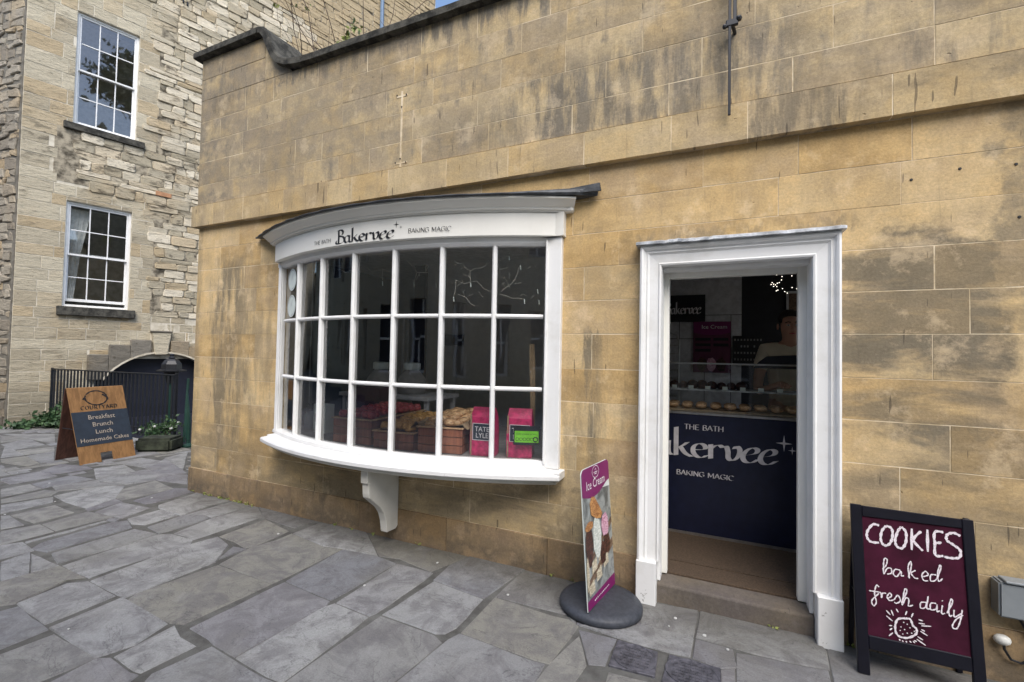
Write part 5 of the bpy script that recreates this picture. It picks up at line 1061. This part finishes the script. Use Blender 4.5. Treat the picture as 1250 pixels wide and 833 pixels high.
# ================================================================ SHOP DISPLAY in the bow window
def crate(loc, rz, L, Wd, H, label, fillm, nf, sz, mound, name='pastry_crate', group=None):
    """open slatted crate; local x = width (to the left), y = length (into the shop)"""
    t = thing(name, label, 'crate', loc, rz, group); th = .012
    for (a, b, c, d) in ((-Wd, 0, 0, th), (-Wd, 0, L-th, L), (-Wd, -Wd+th, th, L-th), (-th, 0, th, L-th)):
        k = max(2, int(H/.06))
        for i in range(k): MB().box(a, b, c, d, H*i/k+.003, H*(i+1)/k-.003).build('slat', M['crate'], t, bevel=.0015)
    for (a, b, c, d) in ((-Wd-.012, .012, -.012, .016), (-Wd-.012, .012, L-.016, L+.012), (-Wd-.012, -Wd+.016, .016, L-.016), (-.016, .012, .016, L-.016)): MB().box(a, b, c, d, H+.0005, H+.010).build('rim', M['crate_rim'], t, bevel=.002)
    MB().box(-Wd+th, -th, th, L-th, .0, .012).build('bottom', M['crate'], t)
    MB().box(-Wd+th+.001, -th-.001, th+.001, L-th-.001, .013, H-.02).build('lining', M['kraft'], t)
    return t
def bake(parent_t, loc, rz, label, fillm, kinds, L, Wd, H, nx, ny, r, flat, cat, group):
    ca_, sa_ = math.cos(rz), math.sin(rz)
    me0 = None
    for i in range(nx):
        for j in range(ny):
            lx = -Wd+.03+(Wd-.06)*(i+.5)/nx+random.uniform(-.012, .012); ly = .03+(L-.06)*(j+.5)/ny+random.uniform(-.012, .012)
            z = loc[2]+H+.004+r*flat*.5+.045*math.sin(math.pi*(i+.5)/nx)*math.sin(math.pi*(j+.7)/(ny+.4))+random.uniform(0, .012)
            if me0 is None: o = MB().ball((0, 0, 0), r, 8, (1, 1, flat), .18).build(label[0], fillm, smooth=True); me0 = o
            else: o = me0.copy(); col.objects.link(o)
            o.location = (loc[0]+lx*ca_-ly*sa_, loc[1]+lx*sa_+ly*ca_, z); o.rotation_euler = (random.uniform(-.3, .3), random.uniform(-.3, .3), random.uniform(0, 6)); o.scale = [random.uniform(.85, 1.15)]*3
            tag(o, label[1], cat, group)
random.seed(31)
cA = ((-2.57, -.205, .798), R(2), .78, .40, .20); cB = ((-2.15, -.205, .798), R(4), .80, .37, .13); cC = ((-1.76, -.12, .798), R(12), .85, .36, .19)
crate(cA[0], cA[1], cA[2], cA[3], cA[4], 'dark wooden crate of red bakes, left in the bow window', None, 0, 0, 0)
crate(cB[0], cB[1], cB[2], cB[3], cB[4], 'low dark wooden crate of brown cookies, middle of the bow window', None, 0, 0, 0)
crate(cC[0], cC[1], cC[2], cC[3], cC[4], 'dark wooden crate lined with tan paper, right of the cookie crate', None, 0, 0, 0)
bake(None, cA[0], cA[1], ('red_bake', 'small red berry bake heaped in the left window crate'), M['berry'], 0, cA[2], cA[3], cA[4], 5, 9, .046, .8, 'pastry', 'red berry bakes in the left crate')
bake(None, cB[0], cB[1], ('cookie', 'round brown cookie heaped in the middle window crate'), M['biscuit'], 0, cB[2], cB[3], cB[4], 5, 9, .050, .75, 'cookie', 'brown cookies in the middle crate')
bake(None, cC[0], cC[1], ('flat_bake', 'flat tan bake laid in the paper-lined right window crate'), M['tan_bake'], 0, cC[2], cC[3], cC[4], 4, 7, .055, .5, 'pastry', 'tan bakes in the right crate')
pp_ = MB(); rows = []     # paper spilling over crate C
for i in range(13):
    y = .85*i/12; rows.append([Vector((x+.01*math.sin(i*2+j), y, z+.012*math.sin(i*1.7+j*2.1))) for j, (x, z) in enumerate(((-.43, .175), (-.39, .225), (-.33, .205), (-.2, .20), (-.06, .205), (0.01, .235), (.045, .19)))])
po = pp_.grid(rows).build('lining_paper', M['kraft']); po.location = cC[0]; po.rotation_euler = (0, 0, cC[1]); tag(po, 'crumpled tan paper spread over the right window crate', 'paper')
def bag(loc, rz, label):
    t = thing('sugar_bag', label, 'bag', loc, rz); w, d, h = .185, .12, .36; rows = []
    for z, s, yy in ((0, 1, 1), (.02, 1.04, 1.05), (.16, 1.03, 1.08), (.29, 1., .9), (.325, .97, .5), (h, .95, .15)): rows.append([Vector((a*w/2*s, b*d/2*yy+random.uniform(-.003, .003), z)) for a, b in ((-1, -1), (0, -1.05), (1, -1), (1.03, 0), (1, 1), (0, 1.05), (-1, 1), (-1.03, 0))])
    MB().grid(rows, True, True).build('bag_body', M['pink_bag'], t)
    MB().box(-w/2*.99, -w/2+.012, -.066, -.063, .004, .31).build('side_edge', M['kraft'], t)
    lb = MB().box(-.072, .082, -.0705, -.0675, .12, .245).build('label_panel', M['slate_board'], t)
    bd = MB(); 
    for q in ((-.072, .082, .242, .246), (-.072, .082, .118, .122), (-.072, -.068, .118, .246), (.078, .082, .1225, .2415)): bd.box(q[0], q[1], -.072, -.0706, q[2], q[3])
    bd.build('label_border', M['print_white'], lb)
    for s_, z in (('TATE', .185), ('LYLE', .138)): text_mesh('lettering', s_, .052, (lambda z: lambda u, v, w: Vector((.004+u*.95, -.0707-w*.3, z+v)))(z), M['print_white'], lb)
bag((-1.62, -.02, .798), R(8), 'pink and black sugar bag left of the last glazing bar'); bag((-1.355, .06, .798), R(14), 'pink and black sugar bag behind the green rating sticker')
def on_glass(u, v, w): return bp(math.degrees(u/3.231), 3.231+w, v)
hs = thing('rating_sticker', 'black and green hygiene rating sticker reading 5 inside the bow window', 'sticker', (-1.25, .0, .9))
def gpatch(name, mat, a0, a1, z0, z1, r, parent, loc):
    rows = [[bp(a0+(a1-a0)*i/6, r, z0)-Vector(loc), bp(a0+(a1-a0)*i/6, r, z1)-Vector(loc)] for i in range(7)]
    rows2 = [[bp(a0+(a1-a0)*i/6, r-.0006, z)-Vector(loc) for z in (z1, z0)] for i in range(7)]
    return MB().grid([a+b for a, b in zip(rows, rows2)], True, True).build(name, mat, parent)
HL = (-1.25, 0, .9)
gpatch('card', M['ink'], 21.15, 24.6, .905, 1.045, 3.2290, hs, HL); gpatch('green_panel', M['lime'], 21.3, 24.4, .925, 1.008, 3.2300, hs, HL)
mb = MB()
for i in range(6):
    a = 21.65+i*.47; rr0 = .011 if i < 5 else .016
    strokes(mb, [[(R(a)*3.23+rr0*math.cos(t*math.pi/6), .948+rr0*math.sin(t*math.pi/6)) for t in range(13)]], lambda u, v, w: bp(math.degrees(u/3.23), 3.2303+w*.2, v)-Vector(HL), width=.0016 if i < 5 else .004, smooth=False)
mb.build('rating_rings', M['ink'], hs)
text_mesh('lettering', 'FOOD HYGIENE RATING', .0135, lambda u, v, w: bp(math.degrees((R(22.8)*3.23+u)/3.23), 3.2303+w*.2, .981+v)-Vector(HL), M['ink'], hs); text_mesh('lettering', '5', .026, lambda u, v, w: bp(math.degrees((R(24.0)*3.23+u)/3.23), 3.2309+w*.2, .939+v)-Vector(HL), M['lime'], hs)
for nm, z, lb in (('round_sticker', 2.235, 'upper white round sticker in the top left pane'), ('round_sticker', 1.985, 'lower white round sticker in the top left pane')):
    c = bp(-21.0, 3.244, z); o = MB(); pts = [(R(-21.0)*3.244+.105*math.cos(2*math.pi*i/28), z+.105*math.sin(2*math.pi*i/28)) for i in range(28)]
    o.prism(pts, lambda u, v, w: bp(math.degrees(u/3.244), 3.244+w, v)-c, -.0006, 0); t = o.build(nm, M['white_card']); t.location = c; tag(t, lb, 'sticker')
    q = MB(); strokes(q, [[(R(-21.0)*3.229+.09*math.cos(2*math.pi*i/20), z+.09*math.sin(2*math.pi*i/20)) for i in range(21)], [(R(-21.)*3.229-.03, z-.05), (R(-21.)*3.229+.01, z+.03), (R(-21.)*3.229+.03, z+.06)]], lambda u, v, w: bp(math.degrees(u/3.229), 3.2445+w*.4, v)-c, width=.003, smooth=False); q.build('emblem', M['lead_light'], t)
cdk = thing('gift_bag', 'white paper bag with a round black emblem in the lower left panes', 'paper bag', (-3.38, .06, .798), R(-8))
MB().box(-.09, .09, -.05, .05, 0, .265).build('bag_body', M['white_card'], cdk, bevel=.004)
mb = MB(); strokes(mb, [[(.0+.055*math.cos(2*math.pi*i/20), .14+.06*math.sin(2*math.pi*i/20)) for i in range(21)], [(-.03, .11), (-.02, .17), (0, .13), (.02, .17), (.03, .11)]], lambda u, v, w: Vector((u, -.051-w, v)), width=.007, smooth=False); mb.build('emblem', M['ink'], cdk)
for i, (x, y, lb) in enumerate(((-3.62, .12, 'small dark lidded jar left of the white paper bag'), (-3.1, .42, 'dark purple box behind the red bakes'))):
    if i == 0:
        t = thing('lidded_jar', lb, 'jar', (x, y, .798)); MB().lathe([(.05, 0), (.055, .02), (.055, .13), (.04, .16), (.04, .18)], (0, 0, 0), 14).build('jar_body', M['plastic_grey'], t, smooth=True); MB().lathe([(.05, .18), (.05, .21), (.02, .23), (.025, .25), (.01, .26)], (0, 0, 0), 14).build('lid', M['black_metal'], t)
    else:
        t = MB().box(-.17, .17, -.12, .12, 0, .42).build('cake_box', M['maroon'], bevel=.006); t.location = (x, y, .798); tag(t, lb, 'box')
tb = thing('side_table', 'pale side table carrying two grey pots inside the shop', 'table', (-3.25, 1.0, .14)); MB().box(-.6, .6, -.3, .3, .93, .97).build('table_top', M['tile'], tb, bevel=.005)
for a, b in ((-.55, -.25), (.55, -.25), (-.55, .25), (.55, .25)): MB().box(a-.02, a+.02, b-.02, b+.02, 0, .9295).build('leg', M['tile'], tb)
for x, y, lb in ((-3.42, .9, 'left grey pot with a pale rolled rim on the side table'), (-3.08, 1.0, 'right grey pot with a pale rolled rim on the side table')):
    t = thing('cloth_pot', lb, 'pot', (x, y, 1.11)); MB().lathe([(.15, 0), (.17, .08), (.15, .17), (.09, .24), (.075, .26)], (0, 0, 0), 16).build('pot_body', M['grey_cloth'], t, smooth=True); MB().lathe([(.075, .255), (.095, .27), (.095, .33), (.08, .34), (.078, .27)], (0, 0, 0), 16).build('rim', M['white_card'], t, smooth=True)
sc_ = MB().box(-.16, .16, -.02, .02, -.07, .07).build('wall_screen', M['dark_wall']); sc_.location = (-3.17, 1.975, 1.735); tag(sc_, 'small black screen on the grey wall inside the shop', 'screen')
stk = thing('dried_stalks', 'tall bundle of pale brown twisted stalks beside the sugar bags', 'dried stalks', (-1.31, .16, .798)); random.seed(2)
for i in range(5):
    a = random.uniform(0, 6.28); q = [(.018*math.cos(a+k*.5), .018*math.sin(a+k*.5), .17*k+.001) for k in range(6)]; MB().tube(q, [.015, .013, .015, .012, .012, .008], 6).build('stalk', M['kraft'], stk)
gar = thing('twig_garland', 'thin white twig garland strung across the top panes of the bow window', 'garland', (-2, .1, 2.0)); mb = MB(); random.seed(8)
GO = Vector((-2, .1, 2.0))
def gz(pts, r=.0014): mb.tube([bp(a, 3.16, z)-GO for a, z in pts], r, 5)
for pts in ([(4.6, 2.3), (6, 2.24), (6.6, 2.2), (9.4, 2.2), (10.6, 2.27)], [(6.6, 2.2), (6.1, 2.13)], [(9.4, 2.2), (9.6, 2.12)], [(8, 2.2), (8.1, 2.26)], [(12.2, 2.28), (13.6, 2.25), (14.6, 2.2), (16.2, 2.22), (17.4, 2.28)], [(14.6, 2.2), (14.7, 2.12)], [(12.6, 2.13), (13.8, 2.1), (15.6, 2.12), (16.6, 2.06), (17.8, 2.03)], [(12.9, 2.02), (14.2, 1.99), (15.4, 1.93)], [(12.6, 2.13), (12.3, 2.0)], [(18.7, 2.27), (20, 2.31)], [(19, 2.04), (20.4, 2.1), (21.2, 2.18), (21.6, 2.24)], [(18.8, 2.02), (20.6, 1.99), (22.2, 1.985)], [(-3, 2.27), (-1.5, 2.22), (.6, 2.24), (3, 2.21)], [(.6, 2.24), (.7, 2.15)], [(-9, 2.28), (-7, 2.24), (-4.8, 2.26)]): gz([q for p0, p1 in zip(pts[:-1], pts[1:]) for q in (p0, ((p0[0]+p1[0])/2+random.uniform(-.12, .12), (p0[1]+p1[1])/2+random.uniform(-.012, .012)))]+[pts[-1]])
for _ in range(34):
    a_, z_ = random.uniform(5, 24), random.uniform(2.0, 2.32); gz([(a_, z_), (a_+random.uniform(-.5, .5), z_+random.uniform(-.04, .03)), (a_+random.uniform(-.9, .9), z_+random.uniform(-.06, .04))], .0009)
mb.build('twig', M['twig_white'], gar)
fb = MB()
for a, z in ((6.1, 2.12), (9.6, 2.11), (14.7, 2.11), (20, 2.31), (22.2, 1.985), (21.6, 2.24), (.7, 2.14), (12.3, 2.0), (24, 2.06), (24.2, 1.98)): p = bp(a, 3.16, z)-GO; fb.tube([p, p+Vector((.004, 0, -.035))], .0035, 5)
fb.build('clip', M['white_card'], gar)

# ================================================================ COUNTER, PERSON and things seen through the door
ct = thing('shop_counter', 'dark navy display counter with pale bakery lettering facing the open door', 'counter', (0, .86, .14))
CXo, CYo = 0, .86
fp = MB().box(-1.1, 1.4, 0, .03, .0, .965).build('front_panel', M['navy'], ct, bevel=.003)
MB().box(-1.1, 1.4, -.006, .55, .966, .985).build('counter_top', M['steel'], ct, bevel=.002); MB().box(-1.1, 1.4, .52, .55, 0, .965).build('back_panel', M['navy'], ct)
MB().box(-1.1, 1.4, -.004, -.0005, .0, .02).build('kick_strip', M['steel'], ct)
MB().add([(-1.1, .01, .986), (1.4, .01, .986), (1.4, .03, 1.375), (-1.1, .03, 1.375)], [(0, 1, 2, 3)]).build('glass_front', M['glass_case'], ct)
MB().box(-1.1, 1.4, .02, .05, 1.376, 1.388).build('top_edge', M['steel'], ct); MB().add([(-1.1, .05, 1.382), (1.4, .05, 1.382), (1.4, .45, 1.382), (-1.1, .45, 1.382)], [(0, 1, 2, 3)]).build('glass_top', M['glass_case'], ct)
MB().box(-1.1, 1.4, .12, .42, 1.155, 1.165).build('glass_shelf', M['lead_light'], ct)
def on_ct(u, v, w): return Vector((u, -w, v-.14))
mb = MB(); ps, W = letter_paths(BAKE, 0, 0, .225, .93); k_start = word_width(['B', 'a'], .225, .93); sx = (.415+.325)/(W-k_start)
strokes(mb, [[(-.325+(a-k_start)*sx, .766+b) for a, b in p] for p in ps], on_ct, nib=(.0185, .004)); star(mb, .462, .935, .055, on_ct); star(mb, .515, .886, .028, on_ct); mb.build('lettering', M['navy_letter'], fp)
for keys, a0, a1, z, h in ((THEBATH, -.243, .052, .985, .040), (MAGIC, -.30, .125, .612, .038)):
    mb = MB(); ps, W = letter_paths(keys, 0, 0, h); sx = (a1-a0)/W
    strokes(mb, [[(a0+a*sx, z+b) for a, b in p] for p in ps], on_ct, nib=(.0038, .0016), smooth=False); mb.build('lettering', M['navy_letter'], fp)
random.seed(6)
ty = thing('bake_tray', 'long tray of tan bakes in the bottom of the glass counter', 'tray', (.1, 1.08, 1.126)); MB().box(-.5, .5, -.14, .14, 0, .012).build('tray', M['kraft'], ty)
o0 = None
for i in range(9):
    for j in range(2):
        if o0 is None: o = o0 = MB().ball((0, 0, 0), .05, 10, (1, .9, .55), .12).build('tan_bun', M['tan_bake'], smooth=True)
        else: o = o0.copy(); col.objects.link(o)
        o.location = (-.34+i*.11, 1.01+j*.12, 1.165); o.rotation_euler = (0, 0, random.uniform(0, 6)); tag(o, 'round tan bun on the tray in the glass counter', 'bun', 'tan buns in the glass counter')
d0 = None
for i in range(8):
    if d0 is None: o = d0 = MB().lathe([(.03, 0), (.042, .012), (.045, .04), (.03, .06), (.01, .07)], (0, 0, 0), 12).build('dark_cake', M['p_choc'], smooth=True)
    else: o = d0.copy(); col.objects.link(o)
    o.location = (-.34+i*.075, 1.10, 1.3055); o.scale = [random.uniform(.8, 1.1)]*3; tag(o, 'dark cake on the glass shelf of the counter', 'cake', 'dark cakes on the counter shelf')
c0 = None
for i in range(7):
    if c0 is None: o = c0 = MB().box(-.02, .02, -.002, .002, 0, .028).build('price_card', M['white_card'])
    else: o = c0.copy(); col.objects.link(o)
    o.location = (-.33+i*.13, 1.0, 1.3055); tag(o, 'tiny white price card along the counter shelf', 'price card', 'price cards on the counter shelf')
till = thing('till_screen', 'black till screen standing on the counter in front of the person', 'till', (.47, 1.12, 1.49))
MB().prism([(-.20, 0), (.25, 0), (.25, .10), (.12, .115), (-.10, .10), (-.16, .05)], lambda a, b, d: (a, d, b), -.015, .02).build('screen', M['dark_void'], till, bevel=.006); MB().box(-.05, .05, .02, .12, 0, .05).build('stand', M['dark_void'], till)
po = thing('ice_cream_poster', 'maroon ice cream poster on the tiled wall behind the counter', 'poster', (-.065, 3.08, 1.38))
sheet = MB().box(-.215, .215, 0, .01, 0, .64).build('sheet', plain('poster_maroon', (.13, .03, .07), .5), po); hd = MB().prism([(-.213, .50), (-.1, .475), (.0, .47), (.1, .475), (.213, .50), (.213, .638), (-.213, .638)], lambda a, b, d: (a, d, b), -.002, -.0005).build('header', M['magenta'], sheet)
for i, z in enumerate((.40, .33, .26)):
    for x in ((-.19, -.01), (.02, .19))[:2 if i < 2 else 1]: MB().box(x[0], x[1], -.003, -.0012, z, z+.035).build('menu_bar', M['ink'], sheet)
for x, c in ((-.11, 'p_choc'), (.0, 'p_pink'), (.11, 'p_choc')): MB().prism(blob(x, .1, .055, .09), lambda a, b, d: (a, d, b), -.003, -.0012).build('ice_print', M[c], sheet)
text_mesh('lettering', 'Ice Cream', .07, lambda u, v, w: Vector((.03+u, -.0025-w*.3, .55+v)), M['print_white'], sheet)
bb = thing('menu_board', 'long black hanging board with white script at the top left of the doorway view', 'menu board', (-.55, 3.05, 2.02)); q = MB().box(-.6, .41, 0, .02, 0, .34).build('board', M['ink'], bb)
mb = MB(); ps, W = letter_paths(BAKE, 0, 0, .15, .93); strokes(mb, [[(-.06+a*.42/W, .10+b) for a, b in p] for p in ps], lambda u, v, w: Vector((u, -w, v)), nib=(.009, .004)); star(mb, -.09, .2, .03, lambda u, v, w: Vector((u, -w, v))); mb.build('lettering', M['print_white'], q)
lb_ = MB().box(-.15, .15, 0, .01, 0, .42); 
t = thing('letter_board', 'black board with rows of small white letters on the rear wall', 'notice board', (.34, 3.07, 1.50)); q = MB().box(-.17, .17, 0, .01, -.02, .34).build('board', M['ink'], t); mb = MB(); random.seed(19)
for j, z in enumerate((.28, .2, .12, .04)):
    for i in range(9 if j == 0 else 7):
        if j == 0 or random.random() < .6: x = -.15+i*.035; mb.box(x, x+.016, -.002, -.0005, z, z+.024)
mb.build('letters', plain('dim_letter', (.3, .3, .3), .6), q)
rk = thing('bread_rack', 'silver wire rack of shelves behind the left end of the counter', 'rack', (-.56, 2.7, 1.0))
for z in (0, .1, .2, .3, .4, .5, .6, .7): MB().box(-.22, .14, -.15, .15, z, z+.012).build('shelf', M['steel'], rk)
MB().tube([(.15, -.15, -.8), (.15, -.15, .75), (.12, -.15, .83), (0, -.15, .87), (-.2, -.15, .87)], .012, 7).build('upright', M['steel'], rk)
pf = thing('picture_frame', 'small pale framed picture high on the dark rear wall', 'picture', (.80, 3.07, 2.1)); MB().box(-.06, .14, 0, .02, 0, .27).build('frame', M['tile'], pf, bevel=.003); MB().box(-.035, .115, -.004, -.0005, .03, .24).build('picture', M['p_brown'], pf)
ch = thing('fairy_light_cluster', 'cluster of lit white fairy lights hanging at the top right inside the door', 'string lights', (.62, 2.2, 2.74)); random.seed(12)
wr = MB(); bl = MB()
for i in range(34):
    x, y, z = random.uniform(-.12, .28), random.uniform(-.18, .18), random.uniform(-.52, -.22); bl.ball((x, y, z), .0042, 6); 
    if i % 4 == 0: wr.tube([(0, 0, 0), (x*.7, y*.7, z*.4), (x, y, z)], .0015, 4)
wr.build('wire', M['black_metal'], ch); bl.build('bulbs', M['bulb'], ch, kind='stuff')

# ---------------------------------------------------------------- person behind the counter
def skin_body(name, joints, bones, mat, parent, sub=2, root=0):
    me = bpy.data.meshes.new(name); me.from_pydata([j[0] for j in joints], bones, []); me.materials.append(mat)
    o = bpy.data.objects.new(name, me); col.objects.link(o)
    sk_ = o.modifiers.new('skin', 'SKIN'); me.skin_vertices[0].data[root].use_root = True
    for i, j in enumerate(joints): me.skin_vertices[0].data[i].radius = j[1] if isinstance(j[1], tuple) else (j[1], j[1])
    sk_.use_smooth_shade = True; s_ = o.modifiers.new('sub', 'SUBSURF'); s_.levels = sub; s_.render_levels = sub
    dg = bpy.context.evaluated_depsgraph_get(); m2 = bpy.data.meshes.new_from_object(o.evaluated_get(dg)); bpy.data.objects.remove(o)
    m2.materials.clear(); m2.materials.append(mat); m2.shade_smooth()
    o = bpy.data.objects.new(name, m2); col.objects.link(o); o.parent = parent; return o
pe = thing('person', 'person with short dark hair and beige T-shirt looking down behind the counter', 'person', (.565, 1.45, .185), R(6))
# local: facing -y
J = [((0, 0, .95), (.15, .11)), ((0, .0, 1.12), (.135, .10)), ((0, .01, 1.30), (.165, .11)), ((0, .01, 1.46), (.12, .085)), ((0, -.01, 1.53), (.055, .055)), ((0, -.02, 1.56), (.055, .06)), ((0, -.035, 1.63), (.072, .088)), ((0, -.02, 1.71), (.076, .092)), ((0, -.01, 1.765), (.052, .066)),
     ((-.17, .01, 1.455), (.062, .062)), ((-.235, -.02, 1.24), (.046, .046)), ((-.255, -.08, 1.10), (.037, .037)), ((-.20, -.22, 1.14), (.030, .030)), ((-.15, -.33, 1.18), (.024, .021)), ((-.13, -.39, 1.19), (.032, .014)),
     ((.17, .01, 1.455), (.062, .062)), ((.235, -.02, 1.24), (.046, .046)), ((.255, -.08, 1.10), (.037, .037)), ((.20, -.22, 1.14), (.030, .030)), ((.15, -.33, 1.18), (.024, .021)), ((.13, -.39, 1.19), (.032, .014)),
     ((-.09, .0, .85), (.095, .1)), ((-.10, -.01, .48), (.062, .062)), ((-.10, .02, .08), (.042, .045)), ((-.11, -.13, .035), (.04, .03)), ((.09, .0, .85), (.095, .1)), ((.10, -.01, .48), (.062, .062)), ((.10, .02, .08), (.042, .045)), ((.11, -.13, .035), (.04, .03))]
E_ = [(0, 1), (1, 2), (2, 3), (3, 4), (4, 5), (5, 6), (6, 7), (7, 8), (3, 9), (9, 10), (10, 11), (11, 12), (12, 13), (13, 14), (3, 15), (15, 16), (16, 17), (17, 18), (18, 19), (19, 20), (0, 21), (21, 22), (22, 23), (23, 24), (0, 25), (25, 26), (26, 27), (27, 28)]
for side, wi in ((-1, 14), (1, 20)):
    hx, hy, hz = J[wi][0]
    for fi, (dx, L) in enumerate(((-.024, .062), (-.008, .072), (.008, .07), (.023, .055))):
        b_ = len(J); J += [((hx+dx*.8, hy-.03, hz-.002), (.009, .008)), ((hx+dx, hy-.03-L*.55, hz-.008), (.0085, .008)), ((hx+dx*1.05, hy-.03-L*.9, hz-.032), (.0075, .007))]; E_ += [(wi, b_), (b_, b_+1), (b_+1, b_+2)]
    b_ = len(J); J += [((hx-side*.030, hy+.005, hz-.008), (.010, .009)), ((hx-side*.05, hy-.03, hz-.02), (.0085, .008))]; E_ += [(wi, b_), (b_, b_+1)]
body = skin_body('body', J, E_, M['skin'], pe)
hd_ = MB().ball((0, -.012, 1.735), .092, 14, (.93, 1.08, .9)); 
hair = hd_.build('hair', M['hair'], pe, smooth=True)
for v in hair.data.vertices:
    if v.co.y < -.06 and v.co.z < 1.745: v.co.y = -.045
    if v.co.z < 1.69: v.co.z = 1.69
for s_ in (-1, 1):
    MB().ball((s_*.032, -.118, 1.672), .0115, 8, (1.2, .6, .7)).build('eye', M['eye'], pe, smooth=True); MB().ball((s_*.032, -.1245, 1.671), .0055, 6).build('pupil', M['ink'], pe); MB().tube([(s_*.014, -.122, 1.695), (s_*.034, -.126, 1.700), (s_*.054, -.112, 1.692)], .004, 5).build('eyebrow', M['hair'], pe)
    MB().ball((s_*.088, -.015, 1.665), .026, 8, (.35, .75, 1.2)).build('ear', M['skin'], pe, smooth=True)
MB().tube([(0, -.115, 1.685), (0, -.138, 1.645), (0, -.142, 1.635), (0, -.125, 1.628)], [.007, .012, .014, .009], 8).build('nose', M['skin'], pe, smooth=True)
MB().tube([(-.024, -.115, 1.603), (0, -.126, 1.601), (.024, -.115, 1.603)], [.003, .006, .003], 6).build('mouth', M['berry'], pe, smooth=True)
SJ = [((0, 0, .93), (.175, .135)), ((0, .0, 1.12), (.16, .125)), ((0, .01, 1.30), (.185, .13)), ((0, .01, 1.465), (.135, .095)), ((0, -.005, 1.515), (.075, .07)), ((-.175, .01, 1.46), (.078, .075)), ((-.228, -.015, 1.27), (.068, .066)), ((.175, .01, 1.46), (.078, .075)), ((.228, -.015, 1.27), (.068, .066))]
skin_body('t_shirt', SJ, [(0, 1), (1, 2), (2, 3), (3, 4), (3, 5), (5, 6), (3, 7), (7, 8)], M['shirt'], pe)
TJ = [((0, 0, .93), (.165, .125)), ((-.09, 0, .84), (.11, .115)), ((-.10, -.01, .48), (.08, .08)), ((-.10, .01, .12), (.065, .07)), ((.09, 0, .84), (.11, .115)), ((.10, -.01, .48), (.08, .08)), ((.10, .01, .12), (.065, .07))]
skin_body('trousers', TJ, [(0, 1), (1, 2), (2, 3), (0, 4), (4, 5), (5, 6)], M['apron'], pe)
for s_ in (-1, 1): MB().ball((s_*.11, -.07, .04), .06, 10, (.75, 1.9, .68)).build('shoe', M['ink'], pe, smooth=True)
# weeds in the joint at the foot of the wall
wd = MB(); random.seed(44)
for _ in range(26): leaf_cluster(wd, (random.choice([random.uniform(-5.0, -4.3), random.uniform(-5.2, 1.2)]), -.03, .012), (.03, .012, .014), 7, .02)
w_ = wd.build('wall_weeds', M['leaf_pale']); w_['kind'] = 'stuff'; w_['label'] = 'tiny weeds along the joint between the paving and the bakery wall'
